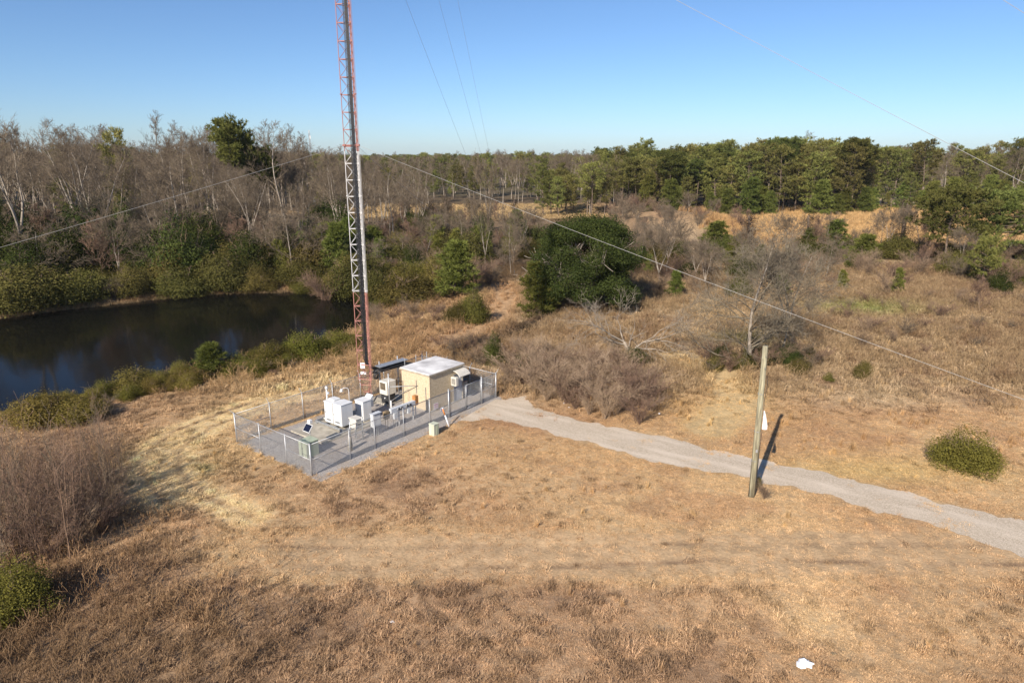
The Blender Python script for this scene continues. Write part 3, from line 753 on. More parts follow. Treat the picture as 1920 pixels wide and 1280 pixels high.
bo = at_local('concrete_bollard', 'tapered tan concrete marker post just inside the near fence', 'bollard', 3.5, 1.02)
part('shaft', MB().tube([(0, 0, -.05), (0, 0, .84), (0, 0, .9)], [.17, .105, .075], 12), M_conc, bo, True); part('top_pin', MB().tube([(0, 0, .9), (0, 0, .935)], .035, 8), M_brown, bo)
gb = at_local('utility_pedestal', 'squat faded green utility box by the near corner of the fence', 'utility box', 1.62, 2.46)
part('body', MB().box((0, 0, .46), (.84, .78, .9), bev=.015), M_green, gb); part('lid', MB().box((0, 0, .935), (.9, .84, .05), bev=.012), M_green, gb)
for y in (-.19, .19): part('door', MB().box((-.43, y, .47), (.02, .34, .76), bev=.006), M_green, gb)
part('hasp', MB().box((-.447, 0, .55), (.015, .05, .08)), M_dark, gb)
sp = at_local('solar_panel', 'small tilted solar panel with white box on a thin post', 'solar panel', 2.15, 2.98)
part('post', MB().tube([(0, 0, 0), (0, 0, 1.75)], .025, 8), M_galv, sp, True)
Rm = Matrix.Rotation(math.radians(-52), 3, 'Y')
part('frame', MB().box((-.14, 0, 1.42), (.5, .62, .035), M=Rm), M_whitec, sp); pn = part('panel', MB().box((-.155, 0, 1.432), (.44, .56, .02), M=Rm), M_solar, sp)
part('control_box', MB().box((.04, 0, 1.78), (.2, .26, .22), bev=.02), M_whitec, sp)
pd = at_local('telecom_pedestal', 'pale green telecom pedestal standing on the grass outside the near fence', 'utility box', 8.3, -1.25)
part('body', MB().box((0, 0, .36), (.46, .44, .76), bev=.02), M_pale, pd); part('lid', MB().box((0, 0, .76), (.5, .48, .06), bev=.02), M_pale, pd)
part('ridge', MB().box((.02, -.225, .36), (.05, .02, .66)), M_green, pd); part('ridge', MB().box((.14, -.225, .36), (.05, .02, .66)), M_green, pd)
x, y = L(9.84, -1.14)
mk = thing('cable_marker', 'leaning white marker pole with orange upper end outside the gate', 'marker', (x, y, 0), 0)
tp = Vector((-.46, .12, 1.28))
part('pole', MB().tube([(0, 0, -.1), tp * .62], .045, 8), M_plastic, mk, True); part('sleeve', MB().tube([tp * .62, tp * .94], .05, 8), M_mark_o, mk, True); part('tip', MB().tube([tp * .94, tp], [.045, .035], 8), M_plastic, mk, True)
cb = at_local('steel_cabinet', 'reddish brown steel cabinet on a slab at the gate end of shelter', 'cabinet', 15.05, 2.55)
part('body', MB().box((0, 0, .62), (.5, .9, 1.0), bev=.015), M_red, cb); part('door', MB().box((-.01, -.46, .62), (.42, .02, .86), bev=.006), M_galvd, cb); part('top_cover', MB().box((0, 0, 1.14), (.58, .98, .04), bev=.01), M_dark, cb)
ms = at_local('lightning_mast', 'slender galvanised pipe mast with handrail pipe running to the shelter wall', 'mast', 9.35, 4.0)
part('pole', MB().tube([(0, 0, 0), (0, 0, 2.75)], .04, 8), M_galv, ms, True)
part('handrail', MB().tube([(0, 0.05, 1.78), (1.52, -1.2, 1.72)], .026, 8), M_galv, ms, True)
part('brace', MB().tube([(-.4, -.6, 1.0), (1.5, -.3, 1.28)], .022, 6), M_galv, ms); part('post', MB().tube([(-.4, -.6, 0), (-.4, -.6, 1.05)], .05, 8), M_whitec, ms, True)

# ------------------------------------------------------------------ guyed lattice tower
TX, TY = G(690, 752); TZ0 = .12
FAR_ANCH = (0.4, 99.0)
az0 = math.atan2(FAR_ANCH[0] - TX, FAR_ANCH[1] - TY)
tw = thing('lattice_tower', 'tall slender red and white guyed lattice tower with a bundle of dark cables', 'tower', (TX, TY, 0), 0)
RT = .56                                             # leg circle
legs = [(RT * math.sin(az0 + k * 2 * math.pi / 3), RT * math.cos(az0 + k * 2 * math.pi / 3)) for k in range(3)]
TAP, TOP, PAN = 1.75, 64.0, 1.055
for lx, ly in legs:
    part('leg', MB().tube([(lx * .12, ly * .12, TZ0 + .25), (lx, ly, TAP), (lx, ly, TOP)], .025, 8), M_tower, tw, True)
part('base_plate', MB().box((0, 0, TZ0 + .14), (.42, .42, .28), bev=.03), M_tower, tw)
part('pier', MB().box((0, 0, TZ0 - .02), (1.0, 1.0, .2), bev=.03), M_conc, tw)
def brace_mesh(p, q, r, name): return MB().tube([p, q], r, 5).mesh(name, M_tower)
nv = int((29.0 - TAP) / PAN); nt = int((TOP - TAP) / PAN)
upper = MB()
for f in range(3):
    A = Vector((*legs[f], 0)); B = Vector((*legs[(f + 1) % 3], 0))
    nrm = ((A + B) / 2).normalized()
    hzm = MB().box(((A + B) / 2), ((B - A).length - .05, .02, .05), rz=math.atan2((B - A).y, (B - A).x)).mesh('horizontal_brace', M_tower)
    in1 = -nrm * .012
    d1 = brace_mesh(A + in1, B + in1 + Vector((0, 0, PAN)), .013, 'diagonal_brace'); d2 = brace_mesh(B - in1 * .6, A - in1 * .6 + Vector((0, 0, PAN)), .013, 'diagonal_brace')
    for k in range(nt):
        z = TAP + k * PAN
        if k < nv:
            link('horizontal_brace', hzm, tw, (0, 0, z)); link('diagonal_brace', d1, tw, (0, 0, z)); link('diagonal_brace', d2, tw, (0, 0, z))
        else:
            upper.box(((A + B) / 2) + Vector((0, 0, z)), ((B - A).length - .05, .02, .05), rz=math.atan2((B - A).y, (B - A).x))
            upper.tube([A + in1 + Vector((0, 0, z)), B + in1 + Vector((0, 0, z + PAN))], .011, 4); upper.tube([B - in1 * .6 + Vector((0, 0, z)), A - in1 * .6 + Vector((0, 0, z + PAN))], .011, 4)
o = part('upper_bracing', upper, M_tower, tw); o['kind'] = 'stuff'
for k in range(1, 11):
    z = TAP + k * 6 * PAN + .04
    fl = MB()
    for lx, ly in legs: fl.tube([(lx, ly, z - .03), (lx, ly, z + .03)], .075, 10)
    if z < TOP: part('flange', fl, M_tower, tw)
for s_ in range(2):   # tapered foot bracing
    for f in range(3):
        A = Vector(legs[f]) * (.45 + .35 * s_); B = Vector(legs[(f + 1) % 3]) * (.45 + .35 * s_); z = .75 + .55 * s_
        part('foot_brace', MB().tube([(A.x, A.y, z), (B.x, B.y, z)], .025, 6), M_tower, tw)
# cables climb inside the right half of the near face
A = Vector((*legs[1], 0)); B = Vector((*legs[2], 0)); rgt = (A - B).normalized(); inw = Vector((0, 1, 0))
rng = random.Random(3)
for k in range(10):
    off = A - rgt * (.20 + .058 * (k % 6)) + inw * (-.05 + .09 * (k // 6))
    r = rng.choice((.017, .021, .025))
    zb = 2.35 + .05 * (k % 6)
    out = Vector((E1[0], E1[1], 0)) * .85 + Vector((E2[0], E2[1], 0)) * -.35
    pts_ = [off + Vector((0, 0, TOP - 2 - rng.random() * 18)), off + Vector((0, 0, zb + .7)), off + out * .15 + Vector((0, 0, zb + .28)), off + out * .5 + Vector((0, 0, zb + .05)), off + out * 1.0 + Vector((0, 0, zb))]
    part('cable', MB().tube(pts_, r, 6), M_black, tw, True)
part('ladder_rail', MB().tube([legs[1] and (A.x * 1.06 + .05, A.y * 1.06, TAP), (A.x * 1.06 + .05, A.y * 1.06, TOP)], .010, 6), M_tower, tw)
part('conduit', MB().tube([(A.x - .08, A.y + .05, .6), (A.x - .08, A.y + .05, TOP - 3)], .025, 6), M_tower, tw)
tsg = part('sign', MB().box((B.x * .35, B.y - .05, 2.75), (.32, .012, .42), bev=.004), M_signw, tw); part('print', MB().box((B.x * .35, B.y - .058, 2.85), (.24, .004, .06)), M_pink, tsg)
part('sign', MB().box((B.x * .3, B.y - .05, 2.2), (.4, .012, .2), bev=.004), M_signw, tw)
for z in (17.65, 36.0, 48.0, 61.0):
    gm = MB()
    for f in range(3):
        P = Vector((*legs[f], z)); Q = Vector((*legs[(f + 1) % 3], z)); gm.tube([P, Q], .05, 6); gm.box(P, (.2, .2, .14), bev=.02)
    part('guy_bracket', gm, M_tower, tw)
# guy wires
M_guy = pmat('guy strand', (.36, .35, .335), .5, .2, .1, 4)
anchors = [FAR_ANCH, (44.5, 11.0), (-70.0, 20.0)]
anames = ['the far anchor behind the trees', 'the anchor off the right edge', 'the anchor off the left edge']
lnames = ['lowest', 'second lowest', 'second highest', 'topmost']
for k, (ax_, ay_) in enumerate(anchors):
    for j, z in enumerate((17.65, 36.0, 48.0, 61.0)):
        p0 = Vector((TX + legs[k][0], TY + legs[k][1], z)); p1 = Vector((ax_, ay_, .5)); n_ = 24; P = []
        for i in range(n_ + 1):
            t = i / n_; p = p0.lerp(p1, t); p.z -= (.35 + .01 * z) * 4 * t * (1 - t); P.append(p)
        o = link('guy_wire', MB().tube(P, .009, 5).mesh('guy_wire', M_guy)); tag(o, f'{lnames[j]} steel guy wire from the tower to {anames[k]}', 'guy wire', 'guy wires of the tower')
    an = thing('guy_anchor', f'grey steel guy anchor rod at {anames[k]}', 'anchor', (ax_, ay_, float(hz(ax_, ay_))), math.atan2(TY - ay_, TX - ax_), 'guy anchors')
    part('block', MB().box((0, 0, .1), (.9, .9, .35), bev=.04), M_conc, an); part('rod', MB().tube([(-.1, 0, .1), (.25, 0, .8)], .05, 8), M_galvd, an); part('fan_plate', MB().box((.2, 0, .62), (.3, .03, .3), bev=.01), M_galvd, an)
# cable bridge to the shelter
cbx = at_local('cable_bridge', 'dark bundle of black cables on a raised bridge from tower to shelter', 'cable bridge', 10.3, 5.95)
for k in range(9):
    y = -.28 + .07 * k; zz = 2.42 + .06 * (k % 2)
    part('cable', MB().tube([(-.35, y + .2, zz - .25 - .05 * (k % 3)), (-.1, y, zz - .02), (.3, y, zz), (2.2, y - .25, zz - .02), (2.6, y - .6, zz - .1), (2.62, y - 1.35, zz - .16)], .032, 6), M_black, cbx, True)
part('tray_cover', MB().box((1.1, -.05, 2.66), (2.6, .62, .03), rz=-.05), M_galv, cbx)
for y in (-.34, .3): part('tray_rail', MB().box((1.1, y, 2.33), (2.6, .04, .08), rz=-.05), M_dark, cbx)
for x in (.25, 2.0): part('post', MB().tube([(x, .32, 0), (x, .32, 2.9)], .045, 8), M_galv, cbx, True)
lp_ = MB()
for k in range(4): lp_.tube([(-.32 + .5 * .34 * (1 + math.cos(t)) - .1 * k * .4, .1 + .03 * k, 2.2 - .22 + .24 * math.sin(t)) for t in np.linspace(0, 2 * math.pi, 14)], .022, 5)
part('cable_coil', lp_, M_black, cbx, True)
for k, a in enumerate((11.6, 12.7, 13.8)):
    q = part('ice_shield_post', MB().tube([(a - 10.3, -1.2, 2.5), (a - 10.3, -1.2, 3.15)], .03, 6), M_galv, cbx)

# ------------------------------------------------------------------ utility pole, litter, distant mast
px_, py_ = G(1409, 930)
up_ = thing('utility_pole', 'weathered wooden utility pole standing alone beside the gravel track', 'utility pole', (px_, py_, 0), 0)
ph = top_z(648, py_)
part('shaft', MB().tube([(0, 0, -.5), (-.02, 0, ph * .5), (-.06, 0, ph)], [.17, .15, .125], 12), M_wood, up_, True)
part('splint', MB().tube([(-.13, -.12, .1), (-.16, -.1, ph * .92)], .03, 6), M_wood, up_)
part('ground_wire', MB().tube([(.17, -.02, .1), (.16, -.02, 2.2), (.19, -.03, 4.0), (.15, -.03, 5.2), (.2, -.05, 6.2), (.13, -.05, 6.6)], .014, 5), M_dark, up_)
vs = []
for i in range(6):
    for j in range(5):
        s_ = i / 5; w = .02 + .25 * (1 - s_) ** .8 * (1 if i else .85)
        vs.append((.17 + w * (j / 4), -.06 - .05 * math.sin(j / 4 * 2.5) - .02 * rng.random(), 3.75 + 1.0 * s_))
fs = [(i * 5 + j, i * 5 + j + 1, i * 5 + j + 6, i * 5 + j + 5) for i in range(5) for j in range(4)]
n0 = len(vs); vs += [(x, y + .03, z) for x, y, z in vs]; fs += [tuple(n0 + k for k in f[::-1]) for f in fs]
o = link('plastic_guard', MB().add(vs, fs).mesh('plastic_guard', M_plastic, True), up_); o['label'] = 'white plastic guard bulging from the pole side'
for z in (2.0, 3.6, 5.6): part('strap', MB().tube([(-.02 - z * .006, 0, z), (-.02 - z * .006, 0, z + .04)], .168 - z * .004, 12), M_galvd, up_)
part('bolt', MB().tube([(-.06, -.22, ph - .5), (-.06, .22, ph - .5)], .016, 6), M_galvd, up_); part('bolt', MB().tube([(-.05, -.24, ph - 1.1), (-.05, .24, ph - 1.1)], .016, 6), M_galvd, up_)
part('number_tag', MB().box((-.03, -.158, 2.6), (.1, .01, .16)), M_galv, up_)
def crumple(name, label, cat, loc, s, m, seed, flat=.45):
    r_ = np.random.RandomState(seed); vs = []; fs = []; nu, nv_ = 14, 8
    for j in range(nv_ + 1):
        th = math.pi * j / nv_
        for i in range(nu):
            ph_ = 2 * math.pi * i / nu; q = s * (.6 + .75 * r_.rand()); vs.append((q * math.sin(th) * math.cos(ph_) * 1.3, q * math.sin(th) * math.sin(ph_), s * .4 + q * math.cos(th) * flat))
    for j in range(nv_):
        for i in range(nu): fs.append((j * nu + i, j * nu + (i + 1) % nu, (j + 1) * nu + (i + 1) % nu, (j + 1) * nu + i))
    o = link(name, MB().add(vs, fs).mesh(name, m), None, (loc[0], loc[1], float(hz(loc[0], loc[1])))); return tag(o, label, cat)
crumple('plastic_bag', 'crumpled white plastic bag lying on the front grass', 'litter', G(1508, 1247), .22, M_plastic, 4)
crumple('drink_can', 'tiny crushed dark can on the grass right of the white bag', 'litter', G(1563, 1226), .07, M_brown, 5)
for k, (p, lab) in enumerate((((735, 1164), 'small white scrap in the rough grass left of the centre'), ((1058, 756), 'white scrap at the foot of the bare thicket by the track'), ((1067, 764), 'pale paper scrap beside the track edge under the thicket'), ((1236, 774), 'grey white scrap on the straw right of the thicket'))):
    crumple('paper_scrap', lab, 'litter', G(*p), .06, M_plastic, 9 + k)
fx, fy = -64.0, 225.0
fm = thing('distant_mast', 'thin distant grey radio mast above the trees left of the tower', 'mast', (fx, fy, 0))
mm_ = MB()
ht = top_z(250, fy)
for k in range(3): mm_.tube([(.3 * math.cos(k * 2.1), .3 * math.sin(k * 2.1), 0), (.2 * math.cos(k * 2.1), .2 * math.sin(k * 2.1), ht)], .07, 5)
for z in np.arange(1, ht, 1.2):
    for k in range(3): mm_.tube([(.27 * math.cos(k * 2.1), .27 * math.sin(k * 2.1), z), (.27 * math.cos(k * 2.1 + 2.1), .27 * math.sin(k * 2.1 + 2.1), z + 1)], .04, 4)
part('lattice', mm_, M_galvd, fm); part('antenna', MB().tube([(0, 0, ht), (0, 0, ht + .8)], .12, 6), M_whitec, fm); part('antenna', MB().box((.25, 0, ht - 1.2), (.3, .2, 1.0), bev=.05), M_whitec, fm)

# ------------------------------------------------------------------ plants: builders of meshes
class Segs:
    def __init__(s): s.a = []; s.b = []; s.r0 = []; s.r1 = []
    def add(s, p, q, r0, r1): s.a.append(tuple(p)); s.b.append(tuple(q)); s.r0.append(r0); s.r1.append(r1)
    def geo(s, n=3): return segs_geo(np.array(s.a), np.array(s.b), np.array(s.r0), np.array(s.r1), n)
def rvec(r): return Vector((r.gauss(0, 1), r.gauss(0, 1), r.gauss(0, 1))).normalized()
def grow(S, r, p, d, length, rad, lev, P):
    """a branch as a bent polyline with side shoots"""
    n = 4 if lev < 2 else 3
    step = length / n; pts = [p.copy()]; dirs = []
    for i in range(n):
        d = (d + rvec(r) * P['wig'] + Vector((0, 0, P['up'][min(lev, len(P['up']) - 1)]))).normalized()
        q = p + d * step; ra = rad * (1 - .75 * i / n); rb = rad * (1 - .75 * (i + 1) / n)
        S.add(p, q, max(ra, P['rmin']), max(rb, P['rmin'])); p = q; pts.append(p.copy()); dirs.append(d.copy())
    if lev >= P['lev']: return
    for c in range(P['kids'][min(lev, len(P['kids']) - 1)]):
        t = .25 + .75 * r.random(); k = min(int(t * n), n - 1); q = pts[k].lerp(pts[k + 1], t * n - k)
        ax = dirs[k].cross(rvec(r)).normalized()
        nd = (dirs[k] * math.cos(P['ang']) + ax * math.sin(P['ang'])).normalized()
        grow(S, r, q, nd, length * P['ratio'] * (.7 + .5 * r.random()), rad * .5 * (1 - .5 * t), lev + 1, P)
def bare_tree_mesh(seed, H, r0, first, nb, blen, P, lean=.03, fork=False, barkm=None, twigm=None):
    r = random.Random(seed); T = MB(); S = Segs()
    stems = [(Vector((0, 0, -.3)), Vector((r.gauss(0, lean), r.gauss(0, lean), 1)).normalized(), H, r0)]
    def stem(p, d, hgt, rad, bn, f0):
        pts = [p]; n = 9
        for i in range(n):
            d = (d + Vector((r.gauss(0, .07), r.gauss(0, .07), .03))).normalized(); pts.append(pts[-1] + d * hgt / n)
        rr = [rad * (1 - .88 * (i / n) ** .9) for i in range(n + 1)]; rr[0] *= 1.3
        T.tube(pts, rr, 7)
        for b in range(bn):
            t = f0 + (1 - f0) * ((b + r.random()) / bn); k = min(int(t * n), n - 1); q = pts[k].lerp(pts[k + 1], t * n - k)
            az = r.random() * 6.283; e = P['e0'] + r.gauss(0, .18)
            dd = Vector((math.cos(az) * math.cos(e), math.sin(az) * math.cos(e), math.sin(e)))
            grow(S, r, q, dd, blen * (1.15 - .75 * (t - f0) / (1 - f0 + 1e-6)) * (.75 + .5 * r.random()), rad * (1 - .8 * t) * .55, 0, P)
        return pts
    if fork:
        p = stem(stems[0][0], stems[0][1], H * .38, r0, 0, .9)[-1]
        m = r.choice((2, 3))
        for k in range(m):
            az = k * 6.283 / m + r.random(); stem(p, Vector((math.cos(az) * .38, math.sin(az) * .38, 1)).normalized(), H * .66, r0 * .66, nb // m + 1, .2)
    else: stem(*stems[0], nb, first)
    v, q = S.geo(3)
    return [('trunk', T.mesh('trunk', barkm or M_bark_pale, True)), ('crown', np_mesh('crown', v, q, twigm or M_twig))]
def leaf_quads(rs, C, Nn, size, asp, cols):
    n = len(C); t = rs.normal(size=(n, 3)); u = np.cross(Nn, t); u /= np.linalg.norm(u, axis=1)[:, None] + 1e-9; w = np.cross(Nn, u)
    s = size[:, None]; V = np.stack([C - u * s, C - w * s * asp, C + u * s, C + w * s * asp], 1).reshape(-1, 3)
    return V, np.arange(4 * n).reshape(n, 4), np.repeat(cols, 4, 0)
def lobes_leaves(rs, lobes, per_m2, size, c0, c1, asp=.55, fill=.35, clump=0):
    C = []; N = []; T = []
    for (cx_, cy_, cz_, rx, ry, rz_) in lobes:
        area_ = 4 * math.pi * ((rx * ry + rx * rz_ + ry * rz_) / 3); n = int(area_ * per_m2)
        d = rs.normal(size=(n, 3)); d /= np.linalg.norm(d, axis=1)[:, None]
        ph_ = rs.rand(3) * 6.28
        lump = 1 + .13 * np.sin(d[:, 0] * 7 + ph_[0]) * np.sin(d[:, 1] * 6 + ph_[1]) + .10 * np.sin(d[:, 2] * 9 + ph_[2]) + .08 * np.sin(d[:, 0] * 15 + d[:, 2] * 13 + ph_[1])
        rad = lump * (1 - fill * rs.rand(n) ** 2 + .125 * rs.normal(size=n))
        C.append(np.array([cx_, cy_, cz_]) + d * rad[:, None] * np.array([rx, ry, rz_])); nn = d + rs.normal(size=(n, 3)) * .55 + [0, 0, .25]; N.append(nn / np.linalg.norm(nn, axis=1)[:, None])
        T.append(rs.rand(n) * .75 + rs.rand() * .25)
    C = np.concatenate(C); N = np.concatenate(N); T = np.concatenate(T)[:, None]
    k = C[:, 2] > .02; C = C[k]; N = N[k]; T = T[k]
    cols = np.array(c0) * (1 - T) + np.array(c1) * T
    return C, N, size * (.6 + .8 * rs.rand(len(C))), cols
def shrub_mesh(seed, W, H, nl, c0, c1, leaf=.062, per=120, stems=7, low=.1, stemm=None, ls=.24):
    rs = np.random.RandomState(seed); r = random.Random(seed); lob = []
    for k in range(nl):
        a = k * 2.4 + rs.rand(); rr = W * .3 * math.sqrt((k + .3) / nl) * (.7 + .6 * rs.rand()); s = W * (ls + .5 * ls * rs.rand())
        cz = H * (low + (.78 - low) * rs.rand() * (1 - .5 * rr / (W * .3))) ; lob.append((rr * math.cos(a) * 1.15, rr * math.sin(a) * 1.15, max(cz, s * .5), s, s, s * (.75 + .5 * rs.rand())))
    lob.append((0, 0, H * .62, W * .3, W * .3, H * .36))
    C, N, sz, cols = lobes_leaves(rs, lob, per, leaf, c0, c1)
    zs = H / max(C[:, 2].max(), .1); C[:, 2] *= zs
    v, f, c = leaf_quads(rs, C, N, sz, .5, cols)
    S = Segs(); P = dict(wig=.2, up=[.12, .1], kids=[4, 3], lev=2, ang=.6, ratio=.35, rmin=.012)
    for k in range(stems):
        az = r.random() * 6.28; grow(S, r, Vector((math.cos(az) * .03, math.sin(az) * .03, -.1)), Vector((math.cos(az) * .4, math.sin(az) * .4, 1)).normalized(), H * .66, .03 + .012 * W, 0, P)
    sv, sq = S.geo(3)
    return [('stem', np_mesh('stem', sv, sq, stemm or M_sapl)), ('foliage', np_mesh('foliage', v, f, M_leaf, c))]
def needle_clumps(rs, C, D, k, ln, wd, c0, c1):
    n = len(C); d = np.repeat(D, k, 0) + rs.normal(size=(n * k, 3)) * .75; d /= np.linalg.norm(d, axis=1)[:, None]
    p = np.repeat(C, k, 0); t = rs.normal(size=(n * k, 3)); u = np.cross(d, t); u /= np.linalg.norm(u, axis=1)[:, None] + 1e-9
    l_ = (ln * (.6 + .7 * rs.rand(n * k)))[:, None]
    V = np.stack([p + u * wd, p + d * l_ + u * wd * .5, p + d * l_ * 1.08 - u * wd * .3, p - u * wd], 1).reshape(-1, 3)
    tt = np.repeat(rs.rand(n), k)[:, None] * .65 + .35 * rs.rand(n * k, 1); cols = np.array(c0) * (1 - tt) + np.array(c1) * tt
    return V, np.arange(4 * n * k).reshape(-1, 4), np.repeat(cols, 4, 0)
def pine_mesh(seed, H, cr, first, nb, clump, ln, wd, k, c0, c1, flat=.0, r0=None, taper=1.0):
    rs = np.random.RandomState(seed); r = random.Random(seed); T = MB(); S = Segs(); C = []; D = []
    pts = [Vector((0, 0, -.3))]; d = Vector((r.gauss(0, .03), r.gauss(0, .03), 1)).normalized(); n = 8
    for i in range(n):
        d = (d + Vector((r.gauss(0, .03), r.gauss(0, .03), .05))).normalized(); pts.append(pts[-1] + d * (H * .96 + .3) / n)
    rad = r0 or H * .0125
    T.tube(pts, [rad * (1 - .85 * i / n) for i in range(n + 1)], 7)
    for b in range(nb):
        u = (b + r.random()) / nb; t = first + (1 - first) * u; kk = min(int(t * n), n - 1); p = pts[kk].lerp(pts[kk + 1], t * n - kk)
        if flat: prof = math.sqrt(max(0, 1 - (u - .45) ** 2 / .36)) * .9 + .1
        else: prof = (math.sqrt(max(0, 1 - ((u - .35) / .70) ** 2)) if taper > .5 else (1 - u) ** .8) * .88 + .12
        ll = cr * prof * (.55 + .6 * r.random()); az = b * 2.399 + r.gauss(0, .4); e = r.gauss(.12 + .35 * u, .2)
        dd = Vector((math.cos(az) * math.cos(e), math.sin(az) * math.cos(e), math.sin(e))); q = p; m = 4
        for i in range(m):
            dd = (dd + Vector((r.gauss(0, .12), r.gauss(0, .12), .09))).normalized(); q2 = q + dd * ll / m
            S.add(q, q2, max(.055 * (1 - i / m) * ll / 2.5, .015), max(.055 * (1 - (i + 1) / m) * ll / 2.5, .012)); q = q2
            if i >= 1 or ll < 1.5:
                for c in range(clump if i > 1 else max(1, clump // 2)):
                    o = rvec(r); o.z *= .45; C.append(q + o * (.13 * cr + .2)); D.append(Vector((dd.x * .4 + o.x * .5, dd.y * .4 + o.y * .5, .75)))
    C = np.array(C); D = np.array(D)
    v, f, c = needle_clumps(rs, C, D, k, ln, wd, c0, c1)
    sv, sq = S.geo(3)
    tr = T.mesh('trunk', M_bark, True)
    return [('trunk', tr), ('limbs', np_mesh('limbs', sv, sq, M_bark)), ('crown', np_mesh('crown', v, f, M_needle, c))]
def sapling_mesh(seed, H, nst, spread, P, barkm, arch=0.0):
    r = random.Random(seed); S = Segs(); S2 = Segs()
    for k in range(nst):
        p = Vector((r.gauss(0, spread), r.gauss(0, spread), -.1)); az = r.random() * 6.28; h = H * (.55 + .5 * r.random())
        d = Vector((math.cos(az) * (.12 + arch * .3), math.sin(az) * (.12 + arch * .3), 1)).normalized(); n = 6; rad = .006 + h * .0035
        for i in range(n):
            d = (d + Vector((r.gauss(0, .05), r.gauss(0, .05), .02)) + Vector((math.cos(az), math.sin(az), -.4)) * arch * (i / n) * .35).normalized()
            q = p + d * h / n; S.add(p, q, rad * (1 - .8 * i / n), rad * (1 - .8 * (i + 1) / n)); 
            if i >= 1:
                for c in range(P.get('tw', 3)):
                    ax = d.cross(rvec(r)).normalized(); nd = (d * .85 + ax * .55).normalized()
                    grow(S2, r, p.lerp(q, r.random()), nd, h * P['tl'] * (.5 + r.random()), .008, 1, P)
            p = q
    v, q = S.geo(4); v2, q2 = S2.geo(3)
    if nst <= 2: return [('stem', np_mesh('stem', np.concatenate([v, v2]), np.concatenate([q, q2 + len(v)]), barkm))]
    return [('stem', np_mesh('stem', v, q, barkm)), ('twigs', np_mesh('twigs', v2, q2, {M_redtwig: M_redtwig, M_sapl: M_sapl, M_thicket: M_thicket}.get(barkm, M_twig)))]

# ------------------------------------------------------------------ plants: prototypes
PB = dict(wig=.17, up=[.10, .08, .06], kids=[7, 5, 4], lev=3, ang=.6, ratio=.54, rmin=.0125, e0=.75)
PB2 = dict(wig=.2, up=[.04, .05, .05], kids=[6, 5, 4], lev=3, ang=.75, ratio=.56, rmin=.0125, e0=.45)
BARE = [(bare_tree_mesh(11, 18, .24, .42, 13, 4.6, PB), 18), (bare_tree_mesh(12, 18, .22, .5, 12, 4.2, PB, .05), 18),
        (bare_tree_mesh(13, 18, .26, .4, 15, 5.2, PB, .04, True), 18), (bare_tree_mesh(14, 18, .25, .3, 16, 5.0, PB2, .05, True), 18),
        (bare_tree_mesh(15, 18, .2, .35, 14, 3.8, PB, .05), 18)]
SMALLB = [(bare_tree_mesh(21, 8, .10, .2, 14, 3.0, PB2, .08), 8), (bare_tree_mesh(22, 8, .11, .2, 14, 3.2, PB, .08, True), 8),
          (bare_tree_mesh(23, 8, .09, .15, 16, 2.6, PB, .1, False, M_sapl, M_redtwig), 8)]
NG0, NG1 = (.090, .096, .028), (.30, .28, .085)
PINE = [(pine_mesh(31, 20, 4.2, .34, 50, 6, .62, .075, 7, NG0, NG1), 20), (pine_mesh(32, 20, 4.6, .24, 54, 6, .62, .075, 7, NG0, NG1), 20),
        (pine_mesh(33, 20, 5.2, .55, 38, 7, .62, .075, 7, NG0, NG1, .5), 20), (pine_mesh(34, 20, 3.8, .18, 58, 6, .60, .07, 7, NG0, NG1), 20)]
UPINE = (pine_mesh(43, 22, 5.0, .68, 60, 10, .62, .075, 9, (.045, .058, .015), (.17, .175, .05), .5, .3), 22)
WPINE = [(pine_mesh(41, 11, 5.0, .42, 50, 10, .5, .05, 10, (.075, .09, .022), (.26, .25, .075), .5, .2), 11), (pine_mesh(42, 11, 4.6, .38, 48, 10, .5, .05, 10, (.075, .09, .022), (.26, .25, .075), .5, .2), 11)]
YPINE = [(pine_mesh(51, 7, 2.5, .04, 52, 6, .42, .035, 11, (.085, .105, .022), (.25, .27, .07), 0, .1, 0), 7), (pine_mesh(52, 7, 2.2, .04, 46, 6, .42, .035, 11, (.075, .095, .02), (.23, .235, .06), 0, .1, 0), 7)]
OL0, OL1 = (.062, .058, .016), (.20, .170, .05)
SHRUB = [(shrub_mesh(61, 4, 3.2, 8, OL0, OL1), 3.2), (shrub_mesh(62, 4, 3.4, 9, (.045, .05, .014), (.14, .135, .04)), 3.4),
         (shrub_mesh(63, 4, 3.0, 7, (.06, .055, .016), (.185, .155, .05)), 3.0), (shrub_mesh(64, 3.6, 4.2, 9, OL0, OL1), 4.2)]
NSHRUB = [(shrub_mesh(65, 4, 3.0, 34, (.105, .090, .020), (.285, .225, .06), .042, 150, 10, .12, None, .13), 3.0), (shrub_mesh(66, 4, 3.4, 34, (.095, .082, .020), (.26, .205, .055), .042, 150, 10, .12, None, .13), 3.4)]
FSHRUB = [(shrub_mesh(67, 4, 3.2, 12, (.085, .085, .018), (.25, .225, .055), .055, 120, 7, .1, None, .18), 3.2), (shrub_mesh(68, 4, 3.0, 14, (.10, .088, .022), (.27, .22, .06), .055, 120, 7, .1, None, .17), 3.0), (shrub_mesh(69, 3.8, 3.6, 14, (.075, .07, .018), (.22, .185, .05), .055, 120, 7, .1, None, .17), 3.6)]
DARKE = [(shrub_mesh(71, 5, 6, 10, (.022, .034, .010), (.095, .110, .03), .085, 70, 5), 6), (shrub_mesh(72, 4.6, 7, 11, (.024, .035, .011), (.105, .115, .03), .085, 70, 5), 7)]
PS = dict(wig=.18, up=[.05, .06], kids=[3, 3], lev=2, ang=.6, ratio=.5, rmin=.006, tl=.16, tw=3)
PS2 = dict(wig=.22, up=[.05, .06], kids=[4, 3], lev=2, ang=.7, ratio=.55, rmin=.010, tl=.22, tw=3)
